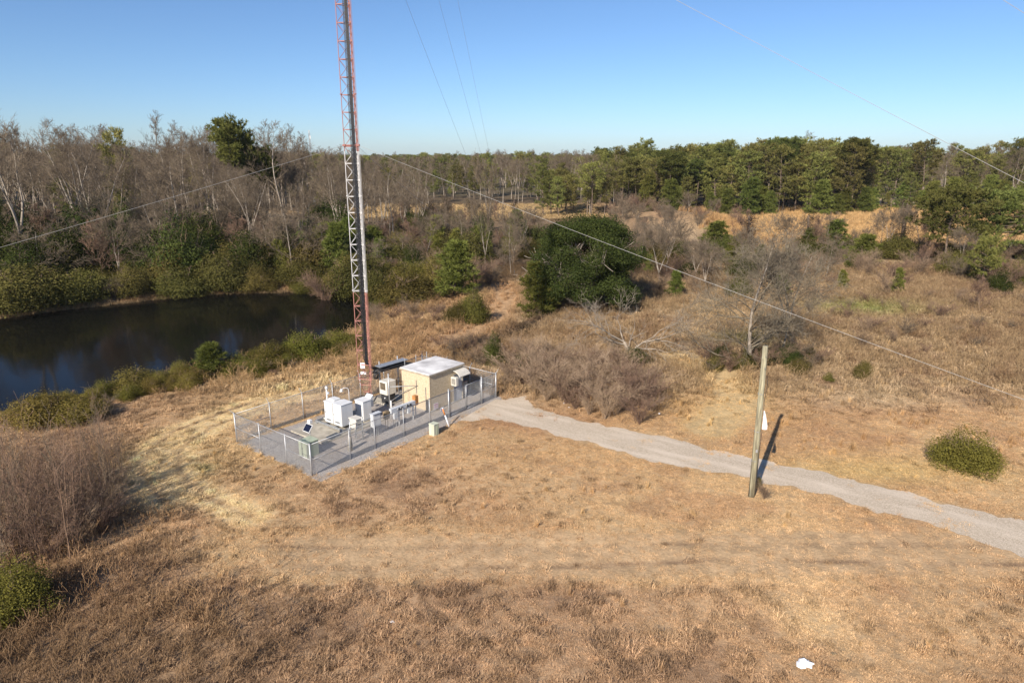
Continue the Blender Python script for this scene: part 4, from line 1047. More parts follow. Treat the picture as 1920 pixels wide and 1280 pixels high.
SAPL = [(sapling_mesh(80 + k, 5, 1 + (k == 3), .02, PS, (M_brush, M_twig, M_brush, M_redtwig)[k % 4]), 4.6) for k in range(7)]
THICK = [(sapling_mesh(184, 3, 20, .12, PS, M_thicket, .6), 3), (sapling_mesh(185, 3, 22, .12, PS, M_thicket, .9), 3), (sapling_mesh(186, 3, 18, .10, PS, M_redtwig, .8), 3)]
BSHRUB = [(sapling_mesh(187, 4, 16, .12, PS2, M_twig, .9), 4), (sapling_mesh(188, 4, 18, .14, PS2, M_redtwig, 1.0), 4), (sapling_mesh(189, 4, 14, .12, PS2, M_sapl, .7), 4)]

# vine wrapped dead trunk: a shaggy dark column
def snag_mesh(seed, H):
    rs = np.random.RandomState(seed); T = MB().tube([(0, 0, -.2), (.1, 0, H * .5), (.0, .1, H)], [.2, .15, .06], 7)
    lob = [(rs.normal() * .15, rs.normal() * .15, H * t, .55 + .25 * rs.rand(), .55 + .25 * rs.rand(), H * .11) for t in np.linspace(.12, .95, 9)]
    C, N, sz, cols = lobes_leaves(rs, lob, 45, .09, (.045, .036, .024), (.14, .105, .07), fill=.7); v, f, c = leaf_quads(rs, C, N, sz, .35, cols)
    return [('trunk', T.mesh('trunk', M_bark, True)), ('vines', np_mesh('vines', v, f, M_leaf, c))]
SNAG = [(snag_mesh(91, 7), 7), (snag_mesh(92, 7), 7)]

# ------------------------------------------------------------------ plants: planting
pr = random.Random(5)
used = {}
def plant(proto, name, cat, label, x, y, h, wf=1.0, group=None, rz=None, sink=0.0):
    parts, H0 = proto
    t = link(name, None, None, (x, y, float(hz(x, y)) - sink), pr.random() * 6.283 if rz is None else rz)
    t.empty_display_size = .3
    s = h / H0; t.scale = (s * wf, s * wf, s)
    t['label'] = label; t['category'] = cat
    if group: t['group'] = group
    for n_, me_ in parts:
        o = bpy.data.objects.new(n_, me_); COL.objects.link(o); o.parent = t
    return t
_pw = {}
def proto_width(proto):
    k = id(proto[0])
    if k not in _pw:
        me_ = proto[0][-1][1]; v = np.zeros(len(me_.vertices) * 3, np.float32); me_.vertices.foreach_get('co', v); v = v.reshape(-1, 3)
        _pw[k] = 2 * float(np.percentile(np.hypot(v[:, 0], v[:, 1]), 98.5))
    return _pw[k]
def plant_px(proto, name, cat, label, px, py, pt, wpx=None, W0=None, **k):
    x, y = G(px, py); h = top_z(pt, y) - float(hz(x, y))
    wf = 1.0
    if wpx:
        W0 = proto_width(proto); need = wpx / FPX * (y * cP + CAM_H * sP)
        y += need * .22; x *= 1 + need * .22 / y; h = top_z(pt, y) - float(hz(x, y)); wf = need / (W0 * h / proto[1])
    return plant(proto, name, cat, label, x, y, h, wf, **k)
def scatter(protos, n, region, hr, name, cat, label, group, mind=1.5, wr=(.85, 1.15), seed=1, cond=None, zones=True):
    """region: polygon on the ground"""
    r = random.Random(seed); xs = [p[0] for p in region]; ys = [p[1] for p in region]; pts_ = []; tries = 0
    while len(pts_) < n and tries < n * 60:
        tries += 1; x = r.uniform(min(xs), max(xs)); y = r.uniform(min(ys), max(ys))
        if not bool(in_poly(np.array([x]), np.array([y]), region)[0]): continue
        if cond and not cond(x, y): continue
        if any((x - a) ** 2 + (y - b) ** 2 < mind * mind for a, b in pts_): continue
        pts_.append((x, y))
    bear = sorted(x / max(y, 1) for x, y in pts_); dep = sorted(y for x, y in pts_); m = len(pts_)
    for x, y in pts_:
        lab = label
        if m <= 12: lab = f"{label}, {ORD[bear.index(x / max(y, 1))]} from the left"
        elif zones and m > 16:
            b = x / max(y, 1); side = 'left part' if b < bear[m // 3] else ('middle part' if b < bear[2 * m // 3] else 'right part'); row = 'nearer' if y < dep[m // 2] else 'farther'
            lab = f"{row} {label}, {side}"
        plant(r.choice(protos), name, cat, lab, x, y, hr(x, y, r) if callable(hr) else r.uniform(*hr), r.uniform(*wr), group, r.random() * 6.283)
    return pts_
ORD = ['first', 'second', 'third', 'fourth', 'fifth', 'sixth', 'seventh', 'eighth', 'ninth', 'tenth', 'eleventh', 'twelfth']
def sdp(x, y): return float(sdist(np.array([x]), np.array([y]), POND)[0])

# -- plants one can name
# live oak
def oak():
    rs = np.random.RandomState(101); r = random.Random(101); H = 11.0; T = MB(); S = Segs()
    T.tube([(0, 0, -.3), (.1, 0, .8), (.2, .1, 2.2)], [.75, .55, .5], 10)
    P = dict(wig=.22, up=[.05, .05, .04], kids=[6, 5, 3], lev=2, ang=.7, ratio=.55, rmin=.03)
    for k in range(9):
        az = k * .7 + r.random() * .4; e = .35 + .55 * r.random(); grow(S, r, Vector((.2, .1, 1.9)), Vector((math.cos(az) * math.cos(e), math.sin(az) * math.cos(e), math.sin(e))), 5.6, .28, 0, P)
    lob = []
    for k in range(120):
        a = k * 2.399; u = (k + .5) / 120; z = .9 + 9.2 * rs.rand(); R_ = 5.6 * math.sqrt(max(.08, 1 - ((z - 4.6) / 6.0) ** 2)); q = R_ * (.35 + .75 * rs.rand() ** .6)
        s = .75 + .8 * rs.rand(); lob.append((q * math.cos(a), q * math.sin(a), z, s * 1.15, s * 1.15, s * .85))
    C, N, sz, cols = lobes_leaves(rs, lob, 62, .09, (.016, .027, .009), (.085, .100, .028), fill=.5)
    C[:, 2] *= H / C[:, 2].max()
    v, f, c = leaf_quads(rs, C, N, sz, .5, cols); sv, sq = S.geo(5)
    return ([('trunk', T.mesh('trunk', M_bark_pale, True)), ('limbs', np_mesh('limbs', sv, sq, M_bark_pale)), ('crown', np_mesh('crown', v, f, M_leaf, c))], H)
plant_px(oak(), 'live_oak', 'tree', 'broad dark green live oak standing behind the pale leafless tree', 1098, 592, 394, 226, 12.6, rz=.4)
plant_px(YPINE[1], 'young_pine', 'tree', 'light green young pine hugging the left side of the live oak', 1012, 596, 492, 78, 4.6)
plant_px(YPINE[0], 'young_pine', 'tree', 'bright green bushy young pine at the end of the pond', 850, 562, 452, 98, 5.0)
plant_px(SHRUB[3], 'evergreen_shrub', 'shrub', 'big olive green shrub between the tower and the bright young pine', 755, 572, 488, 135, 3.8)
plant_px(SHRUB[1], 'evergreen_shrub', 'shrub', 'olive shrub right behind the tower shaft at the pond end', 706, 560, 496, 84, 4.0)
plant_px(SHRUB[0], 'evergreen_shrub', 'shrub', 'green shrub beside the orange dirt path, right of the bright pine', 888, 608, 536, 76, 4.0)
plant_px(SHRUB[2], 'evergreen_shrub', 'shrub', 'lower green shrub left of the one beside the dirt path', 856, 610, 562, 50, 4.0)
plant_px(NSHRUB[0], 'evergreen_shrub', 'shrub', 'round golden green bush beside the gravel track on the right', 1807, 890, 790, 140, 4.2)
plant_px(BSHRUB[2], 'bare_shrub', 'shrub', 'small bare shrub at the foot of the utility pole', 1432, 936, 898)
plant_px(SHRUB[2], 'evergreen_shrub', 'shrub', 'tiny green sprout touching the foot of the utility pole', 1420, 915, 890, 16, 4)
plant_px(NSHRUB[1], 'evergreen_shrub', 'shrub', 'olive bush cut by the left edge of the picture, in front of bare saplings', 28, 1190, 1036, 185, 4.0)
plant_px(SHRUB[2], 'evergreen_shrub', 'shrub', 'small yellowish bush alone in the brown weeds right of the utility pole', 1615, 714, 670, 38, 4.0)
plant_px(DARKE[1], 'cedar_shrub', 'shrub', 'small dark pointed cedar by the dark ditch', 928, 690, 612, 46, 5.2)
for px, py, pt, w, lab in ((85, 800, 728, 120, 'leftmost olive bush on the near pond bank, beyond the bare saplings'), (150, 795, 738, 90, 'olive bush second from left on the near pond bank'),
                           (250, 738, 682, 92, 'wide greyish olive bush on the near bank, left of the yellow green bush'), (195, 745, 706, 40, 'small thin bush left of the wide greyish bush on the bank'),
                           (340, 708, 668, 40, 'slim upright bush just left of the yellow green bush'), (298, 725, 690, 50, 'low brownish bush between the wide bush and slim bush on bank'),
                           (440, 702, 655, 60, 'olive bush just right of the yellow green bush on the bank'), (510, 690, 634, 76, 'tallish olive bush on the near bank at mid pond'),
                           (570, 678, 612, 84, 'large olive bush on the near bank left of the tower'), (628, 662, 614, 74, 'olive bush on the near bank closest to the tower'), (480, 705, 668, 60, 'low olive bush below the tallish bush on the bank')):
    plant_px(pr.choice(FSHRUB), 'evergreen_shrub', 'shrub', lab, px, py, pt, w * 1.25, 4.0)
scatter(FSHRUB, 36, [G(*p) for p in [(90, 790), (260, 748), (420, 716), (640, 672), (685, 645), (640, 640), (440, 690), (240, 728), (80, 762)]], (.8, 1.7), 'evergreen_shrub', 'shrub', 'low olive shrub in the belt along the near pond bank', 'low olive shrubs on the near bank', 1.1, (1.0, 1.3), seed=52, cond=lambda x, y: sdp(x, y) > .5)
plant_px(YPINE[1], 'young_pine', 'tree', 'yellow green young pine bush on the near pond bank', 392, 712, 645, 74, 4.6)
plant_px(DARKE[0], 'evergreen_shrub', 'shrub', 'dark green low shrub at the left rear of the bare thicket', 985, 690, 655, 70, 5.0)
plant_px(DARKE[0], 'evergreen_shrub', 'shrub', 'dark green low mound under the pale leafless tree', 1188, 682, 650, 76, 5.0)
plant_px(DARKE[0], 'evergreen_shrub', 'shrub', 'dark green scrub right of the big bare tree foot', 1478, 690, 640, 62, 5.0)
scatter(BSHRUB, 14, [G(*p) for p in [(1330, 700), (1530, 704), (1540, 668), (1340, 664)]], (1.2, 2.4), 'bare_shrub', 'shrub', 'dull bare shrub round the foot of the large twiggy tree', 'bare shrubs round the large twiggy tree', .9, seed=41)
scatter(SHRUB, 8, [G(*p) for p in [(1335, 698), (1530, 702), (1540, 672), (1340, 666)]], (.9, 1.8), 'evergreen_shrub', 'shrub', 'small olive scrub round the foot of the large twiggy tree', 'olive scrub round the large twiggy tree', 1.0, seed=42)
plant_px(DARKE[1], 'evergreen_shrub', 'shrub', 'dark scrub left of the big bare tree foot', 1352, 685, 642, 52, 5.0)
plant_px(DARKE[1], 'evergreen_shrub', 'shrub', 'small dark scrub behind the top of the utility pole', 1425, 684, 648, 60, 5.0)
plant_px(SHRUB[3], 'evergreen_shrub', 'shrub', 'tiny green shrub left of the small yellowish bush', 1553, 718, 696, 26, 4.0)
# pale leafless tree with spreading bleached branches
def pale_tree():
    r = random.Random(111); T = MB(); S = Segs(); P = dict(wig=.28, up=[-.02, .03, .05], kids=[5, 5, 4], lev=3, ang=.7, ratio=.52, rmin=.008)
    T.tube([(0, 0, -.3), (-.25, .05, .9), (-.7, .1, 1.7)], [.22, .18, .14], 8); T.tube([(0.05, 0, .3), (.5, -.1, 1.2), (1.1, -.2, 1.7)], [.13, .1, .08], 7)
    for az, e, l_, p in ((3.05, .28, 6.0, (-.7, .1, 1.7)), (2.6, .45, 5.2, (-.7, .1, 1.7)), (1.9, .8, 4.8, (-.7, .1, 1.7)), (3.5, .25, 4.2, (-.6, .1, 1.4)), (.1, .42, 4.6, (1.1, -.2, 1.7)), (-.25, .15, 4.6, (1.1, -.2, 1.7)), (.6, .55, 4.8, (1.1, -.2, 1.7)), (-.9, .15, 3.4, (.5, -.1, 1.2)), (1.4, .7, 4.0, (-.25, .05, .9))):
        grow(S, r, Vector(p), Vector((math.cos(az) * math.cos(e), math.sin(az) * math.cos(e), math.sin(e))), l_, .078, 0, P)
    v, q = S.geo(4)
    return ([('trunk', T.mesh('trunk', M_dead, True)), ('branches', np_mesh('branches', v, q, M_dead))], 6.0)
plant_px(pale_tree(), 'leafless_tree', 'tree', 'leafless tree with bleached spreading branches before the live oak', 1182, 672, 560, rz=0.0)
BIGB = (bare_tree_mesh(121, 11, .2, .06, 30, 4.2, dict(wig=.22, up=[.05, .05, .05], kids=[7, 6, 4], lev=3, ang=.75, ratio=.55, rmin=.008, e0=.45), .06, False, M_bark_pale, M_pale_twig), 11)
BIGB2 = (bare_tree_mesh(122, 9, .15, .08, 24, 3.4, dict(wig=.24, up=[.05, .05, .05], kids=[7, 6, 3], lev=3, ang=.75, ratio=.55, rmin=.008, e0=.45), .08, True, M_bark_pale, M_pale_twig), 9)
plant_px(BIGB, 'bare_tree', 'tree', 'large bare twiggy tree rising behind the top of the utility pole', 1408, 690, 438, rz=1.0)
plant_px(BIGB2, 'bare_tree', 'tree', 'smaller bare tree crowding the right side of the large twiggy one', 1462, 672, 470, rz=2.0)
plant_px(BARE[3], 'bare_tree', 'tree', 'pale forked bare tree in front of the far pines right of centre', 1106, 402, 292, rz=.3)
plant_px(SMALLB[1], 'bare_tree', 'tree', 'slender pale bare tree left of the live oak', 906, 520, 395, 62, 4.6)
plant_px(SMALLB[0], 'bare_tree', 'tree', 'reddish grey bare tree touching the left of the live oak crown', 958, 520, 392, 80, 5.0)
plant_px(SMALLB[1], 'bare_tree', 'tree', 'tall thin bare tree before the tan field at the centre', 912, 450, 325, 60, 4.6)
# pines of the right middle distance
plant_px(WPINE[0], 'pine_tree', 'tree', 'wide pine, left of the pair standing in the golden field', 1770, 508, 364, 150, 9.6, rz=.5)
plant_px(WPINE[1], 'pine_tree', 'tree', 'wide pine, right of the pair standing in the golden field', 1856, 500, 368, 150, 9.2, rz=2.2)
plant_px(WPINE[1], 'pine_tree', 'tree', 'low flat topped pine with dark forked trunk before the wide pair', 1838, 545, 452, 66, 9.2, rz=1.0)
plant_px(SHRUB[3], 'evergreen_shrub', 'shrub', 'green shrub at the right edge below the wide pines', 1905, 545, 478, 60, 3.8)
x_, y_ = G(455, 455); plant(UPINE, 'pine_tree', 'tree', 'tall dark umbrella pine standing above the bare wood beyond the pond', -50.5, 128, top_z(234, 128), .82, rz=.3)
plant(UPINE, 'pine_tree', 'tree', 'shorter pine leaning against the right side of the umbrella pine', -46.5, 131, top_z(285, 131), .8, rz=1.7)
plant(PINE[0], 'pine_tree', 'tree', 'thin pine top showing between bare crowns left of the umbrella pine', -73, 132, top_z(248, 132), .75, rz=2.7)
plant_px(PINE[3], 'pine_tree', 'tree', 'separate round topped pine standing clear left of the far pine wood', 1200, 388, 263, rz=.9)
for px, py, pt, w, lab in ((1690, 470, 372, 46, 'vine wrapped dead trunk leaning before the golden field'), (1508, 480, 404, 40, 'vine wrapped trunk under the foremost far pines'), (1400, 472, 405, 44, 'vine wrapped trunk left of the foremost far pines')):
    plant_px(pr.choice(SNAG), 'vine_snag', 'dead tree', lab, px, py, pt, w, 2.2)
for px, py, pt, w, lab in ((1560, 480, 412, 62, 'conical green young pine before the golden field'), (1512, 490, 428, 48, 'small green young pine left of the conical one'), (1612, 500, 440, 66, 'green young pine right of the conical one'),
                           (1340, 480, 415, 66, 'dark green young pine right of the live oak')):
    plant_px(pr.choice(YPINE), 'young_pine', 'tree', lab, px, py, pt, w, 4.6)
plant_px(SMALLB[2], 'bare_tree', 'tree', 'thin pale sapling leaning in brown weeds at the right', 1838, 588, 520)
plant_px(BSHRUB[1], 'bare_shrub', 'shrub', 'reddish bare shrub overhanging the far end of the pond', 610, 556, 495, 100, 4.0)

# -- the wood beyond the pond
bank = [p for p in POND[:7]]
W1 = [(-175, 62), (-57, 78), (-44, 84), (-33, 92), (-27, 98), (-30, 190), (-220, 190), (-220, 90)]
ok1 = lambda x, y: sdp(x, y) > 5
scatter(BARE, 120, [(-190, 84), (-66, 84), (-50, 95), (-40, 108), (-46, 190), (-230, 190)], (15.5, 21.5), 'bare_tree', 'tree', 'tall bare grey tree in the wood beyond the pond', 'bare trees of the wood beyond the pond', 3.4, seed=1, cond=lambda x, y: sdp(x, y) > 5 and not (y < 131 and -.445 < x / y < -.335))
scatter(BARE, 12, [(-58, 92), (-40, 106), (-42, 124), (-56, 124)], (9, 14), 'bare_tree', 'tree', 'shorter bare tree in front of the umbrella pine', 'bare trees before the umbrella pine', 3, seed=51, cond=ok1)
scatter(BARE, 40, [(-46, 112), (-22, 112), (-20, 182), (-46, 182)], (9, 15.5), 'bare_tree', 'tree', 'middling bare tree between the pond wood and tan field', 'bare trees left of the tan field', 3.2, seed=2)
scatter(SMALLB, 46, [(-95, 76), (-56, 80), (-30, 94), (-22, 104), (-34, 120), (-100, 110)], (6, 10), 'small_bare_tree', 'tree', 'low bare tree at the edge of the wood beyond the pond', 'low bare trees on the far bank', 2.4, seed=3, cond=ok1)
scatter(DARKE, 95, [(-110, 80), (-60, 82), (-30, 96), (-24, 108), (-34, 140), (-130, 130)], (4.5, 11.5), 'dark_evergreen', 'tree', 'dark evergreen under the bare wood beyond the pond', 'dark evergreens of the pond wood', 3.0, seed=4, cond=ok1)
scatter(SHRUB, 100, [(-100, 66), (-57, 74), (-44, 81), (-30, 88), (-18, 87), (-16, 93), (-28, 101), (-44, 97), (-64, 88), (-110, 84)], (2.2, 6.4), 'evergreen_shrub', 'shrub', 'olive shrub in the belt along the far pond bank', 'olive shrubs along the far bank', 1.7, (1.0, 1.4), seed=5, cond=lambda x, y: sdp(x, y) > 1.3)
scatter(BSHRUB, 46, [(-100, 66), (-57, 74), (-44, 81), (-30, 88), (-16, 88), (-18, 100), (-44, 100), (-110, 92)], (2.2, 5), 'bare_shrub', 'shrub', 'bare brown shrub in the belt along the far pond bank', 'bare shrubs along the far bank', 1.6, seed=6, cond=lambda x, y: sdp(x, y) > 1.2)
scatter(SHRUB, 22, [G(*p, WATER) for p in [(400, 556), (560, 549), (690, 560), (730, 585), (745, 560), (700, 538), (560, 532), (400, 540)]], (2.0, 4.0), 'evergreen_shrub', 'shrub', 'olive shrub overhanging the water at the right end of pond', 'olive shrubs at the right end of the pond', 1.3, (1.0, 1.3), seed=53, cond=lambda x, y: sdp(x, y) > .4)
scatter(YPINE, 11, [(-36, 94), (-18, 94), (-16, 110), (-42, 114)], (5, 8), 'young_pine', 'tree', 'green young pine behind the far pond bank near the tower', 'young pines behind the far bank', 3, seed=7)
# -- middle, before the tan field
C1 = [(-22, 94), (-4, 96), (-2, 110), (6, 118), (6, 180), (-30, 184), (-24, 120)]
scatter(SMALLB, 42, C1, (4, 7), 'small_bare_tree', 'tree', 'small bare tree between the bright young pine and tan field', 'small bare trees before the tan field', 2.4, seed=8)
scatter(BSHRUB, 50, [(-22, 86), (-3, 88), (0, 112), (6, 130), (-24, 140)], (2.2, 4.5), 'bare_shrub', 'shrub', 'bare reddish shrub between the bright young pine and tan field', 'bare shrubs before the tan field', 1.7, seed=9)
scatter(DARKE + SHRUB[:2], 26, [(-22, 92), (-6, 96), (4, 118), (6, 170), (-30, 176)], (3.5, 7), 'dark_evergreen', 'tree', 'evergreen among bare shrubs before the tan field', 'evergreens before the tan field', 3, seed=10)
scatter(SHRUB + FSHRUB, 30, [(-22, 86), (-8, 87), (-5, 100), (4, 122), (-24, 124)], (2.4, 5.2), 'evergreen_shrub', 'shrub', 'olive shrub among bare shrubs beyond the bright young pine', 'olive shrubs beyond the bright young pine', 2.0, (1.0, 1.3), seed=56)
scatter(YPINE, 9, [(-22, 96), (-6, 98), (2, 126), (-26, 130)], (4, 7.5), 'young_pine', 'tree', 'green young pine in the scrub before the tan field', 'young pines before the tan field', 4, seed=57)
scatter(SNAG, 6, [(-16, 120), (2, 125), (2, 180), (-18, 180)], (6, 9), 'vine_snag', 'dead tree', 'vine wrapped dead trunk before the tan field', 'vine wrapped trunks before the tan field', 6, seed=11)
# -- beyond the tan field
scatter(BARE, 60, [(-110, 255), (32, 255), (60, 300), (-130, 300)], (13, 17), 'bare_tree', 'tree', 'bare tree in the far wood edge behind the tan field', 'bare trees behind the tan field', 3.8, seed=12)
scatter(PINE, 34, [(-110, 252), (32, 254), (60, 300), (-130, 300)], (11, 16.5), 'pine_tree', 'tree', 'pine among bare trees in the far wood behind the tan field', 'pines behind the tan field', 4.5, seed=13)
scatter(PINE, 20, [(8, 200), (30, 196), (38, 226), (8, 232)], (10, 15), 'pine_tree', 'tree', 'pine in the clump behind the live oak', 'pines behind the live oak', 3.6, seed=14)
# -- far pine wood on the right
PW = [(32, 222), (48, 205), (92, 200), (112, 218), (150, 222), (230, 226), (240, 276), (32, 276)]
scatter(PINE + [UPINE], 125, [(32, 222), (48, 205), (92, 200), (112, 218), (128, 224), (120, 276), (32, 276)], lambda x, y, r: 12 + 9.5 * float(vnoise(x / 11, y / 11, 2)) + 2.5 * r.random(), 'pine_tree', 'tree', 'tall green pine of the dense far pine wood', 'pines of the dense far wood', 3.4, (.95, 1.3), seed=54)
scatter(PINE + [UPINE], 48, PW, lambda x, y, r: 11 + 10 * float(vnoise(x / 11, y / 11, 2)) + 2 * r.random(), 'pine_tree', 'tree', 'tall green pine of the far pine wood on the right', 'pines of the far wood on the right', 3.6, (.95, 1.3), seed=15)
scatter(YPINE + PINE[3:], 34, [(34, 214), (48, 199), (92, 194), (114, 210), (150, 216), (225, 220), (230, 226), (112, 222), (92, 204), (48, 208)], (6, 12), 'young_pine', 'tree', 'lower pine at the front edge of the far pine wood', 'low pines at the edge of the far wood', 2.6, (1.0, 1.3), seed=31)
scatter(BARE, 44, [(104, 220), (225, 224), (230, 262), (110, 262)], (12, 18), 'bare_tree', 'tree', 'bare grey tree between far pines near the right edge', 'bare trees of the far wood at the right edge', 3.4, seed=55)
scatter(BARE, 20, [(30, 208), (46, 200), (108, 214), (150, 219), (225, 222), (230, 262), (34, 262)], (12, 18), 'bare_tree', 'tree', 'bare grey tree among the far pines on the right', 'bare trees among the far pines', 4, seed=16)
# -- scrub of the right middle distance
R1 = [(14, 84), (24, 78), (62, 84), (78, 92), (92, 128), (42, 134), (20, 150), (12, 130)]
scatter(BSHRUB, 100, R1, (1.5, 4.4), 'bare_shrub', 'shrub', 'bare brown shrub in the scrub below the golden field', 'bare shrubs below the golden field', 1.9, seed=17)
scatter(SMALLB, 28, R1, (4, 7.5), 'small_bare_tree', 'tree', 'small bare tree in the scrub below the golden field', 'small bare trees below the golden field', 3, seed=18)
scatter(DARKE + SHRUB + YPINE, 44, R1, (2.5, 5), 'evergreen_shrub', 'shrub', 'evergreen bush in the scrub below the golden field', 'evergreen bushes below the golden field', 3, seed=19)
scatter(BSHRUB + SMALLB, 30, [(24, 150), (44, 145), (56, 165), (50, 192), (22, 195)], (2.5, 5.5), 'bare_shrub', 'shrub', 'bare shrub on the brown knoll left of golden field', 'bare shrubs on the knoll', 2.4, seed=20)
scatter(BSHRUB, 40, [(30, 56), (64, 62), (62, 84), (26, 78)], (1.0, 2.2), 'bare_shrub', 'shrub', 'low brown shrub in the weeds on the right', 'low brown shrubs on the right', 2.0, seed=24)
# -- thickets near the compound
T1 = [G(*p) for p in [(955, 738), (950, 690), (985, 668), (1100, 672), (1215, 700), (1232, 770), (1205, 796), (1120, 790), (1030, 766)]]
scatter(THICK, 64, T1, (1.7, 3.1), 'bare_thicket_shrub', 'shrub', 'many stemmed brown bare shrub of the thicket beside the track', 'bare thicket shrubs beside the track', .62, (.9, 1.25), seed=21)
for k, (px, py, pt) in enumerate(((1010, 740, 640), (965, 725, 648), (1052, 750, 655))):
    plant_px(THICK[1], 'bare_thicket_shrub', 'shrub', ('tallest arching bare shrub at the left end of thicket', 'arching bare shrub right beside the fence corner', 'pale arching bare shrub at the front of the thicket')[k], px, py, pt)
T2 = [G(*p) for p in [(-60, 1130), (-60, 850), (30, 820), (140, 830), (215, 860), (240, 905), (215, 960), (160, 1050), (60, 1075)]]
scatter(SAPL, 260, T2, lambda x, y, r: max(1.2, min(5.0, top_z(772 + 45 * r.random() + (35 if x / y < -.68 else 0), y))), 'bare_sapling', 'sapling', 'bare upright brown sapling of the thicket at the left edge', 'bare saplings at the left edge', .36, seed=22)
scatter(THICK, 40, [G(*p) for p in [(-40, 1110), (-40, 900), (120, 860), (235, 890), (225, 960), (160, 1040)]], lambda x, y, r: max(.7, min(2.2, top_z(830 + 60 * r.random(), y))), 'bare_thicket_shrub', 'shrub', 'low bare brush under the saplings at the left edge', 'low brush at the left edge', 1.0, seed=23)
scatter(BSHRUB, 14, [G(*p) for p in [(690, 605), (840, 615), (850, 590), (760, 572), (690, 575)]], (1.1, 2.2), 'bare_shrub', 'shrub', 'grey bare shrub at the pond end below the olive shrub', 'grey bare shrubs at the pond end', .9, seed=25)
scatter(BSHRUB, 22, [G(*p) for p in [(860, 690), (930, 690), (930, 650), (870, 640), (820, 660)]], (.8, 1.8), 'bare_shrub', 'shrub', 'low bare shrub behind the shelter', 'low bare shrubs behind the shelter', .9, seed=26)
scatter(BSHRUB, 26, [G(*p) for p in [(60, 800), (260, 752), (420, 722), (640, 680), (690, 640), (640, 652), (440, 700), (240, 735), (60, 765)]], (.6, 1.2), 'bare_shrub', 'shrub', 'low brown bare shrub on the near pond bank', 'low bare shrubs on the near bank', .9, seed=43, cond=lambda x, y: sdp(x, y) > .6)
plant_px(SAPL[1], 'bare_sapling', 'sapling', 'thin lone sapling group behind the left part of the back fence', 492, 752, 700)

# ------------------------------------------------------------------ masses nobody could count: far forest and grasses
def gn_scatter(name, protos, pos, rot, scl, idx, tint=None):
    col = bpy.data.collections.new(name + ' pieces')
    for i, me_ in enumerate(protos):
        ob = bpy.data.objects.new(f'{name}_{i:02d}', me_); col.objects.link(ob)
    me = bpy.data.meshes.new(name); me.vertices.add(len(pos)); me.vertices.foreach_set('co', np.ascontiguousarray(pos, np.float32).ravel())
    a = me.attributes.new('rot', 'FLOAT_VECTOR', 'POINT'); a.data.foreach_set('vector', np.ascontiguousarray(rot, np.float32).ravel())
    a = me.attributes.new('scl', 'FLOAT_VECTOR', 'POINT'); a.data.foreach_set('vector', np.ascontiguousarray(scl, np.float32).ravel())
    a = me.attributes.new('idx', 'INT', 'POINT'); a.data.foreach_set('value', np.ascontiguousarray(idx, np.int32))
    if tint is not None:
        a = me.attributes.new('tint', 'FLOAT_COLOR', 'POINT'); c = np.ones((len(pos), 4), np.float32); c[:, :3] = tint; a.data.foreach_set('color', c.ravel())
    me.update()
    o = link(name, me); o['kind'] = 'stuff'
    ng = bpy.data.node_groups.new(name, 'GeometryNodeTree')
    ng.interface.new_socket('Geometry', in_out='INPUT', socket_type='NodeSocketGeometry'); ng.interface.new_socket('Geometry', in_out='OUTPUT', socket_type='NodeSocketGeometry')
    N = ng.nodes; K = ng.links
    gi = N.new('NodeGroupInput'); go = N.new('NodeGroupOutput'); iop = N.new('GeometryNodeInstanceOnPoints'); ci = N.new('GeometryNodeCollectionInfo')
    ci.inputs['Collection'].default_value = col; ci.inputs['Separate Children'].default_value = True; ci.inputs['Reset Children'].default_value = True
    def na(n_, t_):
        q = N.new('GeometryNodeInputNamedAttribute'); q.data_type = t_; q.inputs['Name'].default_value = n_; return q.outputs['Attribute']
    er = N.new('FunctionNodeEulerToRotation'); K.new(na('rot', 'FLOAT_VECTOR'), er.inputs[0])
    K.new(gi.outputs[0], iop.inputs['Points']); K.new(ci.outputs[0], iop.inputs['Instance']); iop.inputs['Pick Instance'].default_value = True
    K.new(na('idx', 'INT'), iop.inputs['Instance Index']); K.new(er.outputs[0], iop.inputs['Rotation']); K.new(na('scl', 'FLOAT_VECTOR'), iop.inputs['Scale'])
    K.new(iop.outputs[0], go.inputs[0])
    md = o.modifiers.new('scatter', 'NODES'); md.node_group = ng
    return o
def joined(parts, name):
    """trunk, limbs and crown as one mesh for the far forest"""
    vs = []; fs4 = []; cs = []; off = 0; mats = []; mi = []
    for n_, me_ in parts:
        v = np.zeros(len(me_.vertices) * 3, np.float32); me_.vertices.foreach_get('co', v); v = v.reshape(-1, 3)
        for p in me_.polygons:
            if len(p.vertices) == 4: fs4.append([i + off for i in p.vertices]); mi.append(len(mats))
        ca = me_.color_attributes.get('Col'); c = np.ones((len(v), 4), np.float32)
        if ca: ca.data.foreach_get('color', c.ravel()); cc = np.zeros(len(v) * 4, np.float32); ca.data.foreach_get('color', cc); c = cc.reshape(-1, 4)
        vs.append(v); cs.append(c[:, :3]); off += len(v); mats.append(me_.materials[0])
    m = np_mesh(name, np.concatenate(vs), np.array(fs4), mats[0], np.concatenate(cs))
    for q in mats[1:]: m.materials.append(q)
    m.polygons.foreach_set('material_index', np.array(mi, np.int32))
    return m
rs = np.random.RandomState(77)
fprot = [joined(PINE[0][0], 'far_pine'), joined(PINE[1][0], 'far_pine'), joined(PINE[3][0], 'far_pine'), joined(BARE[0][0], 'far_bare'), joined(BARE[4][0], 'far_bare')]
fp = []
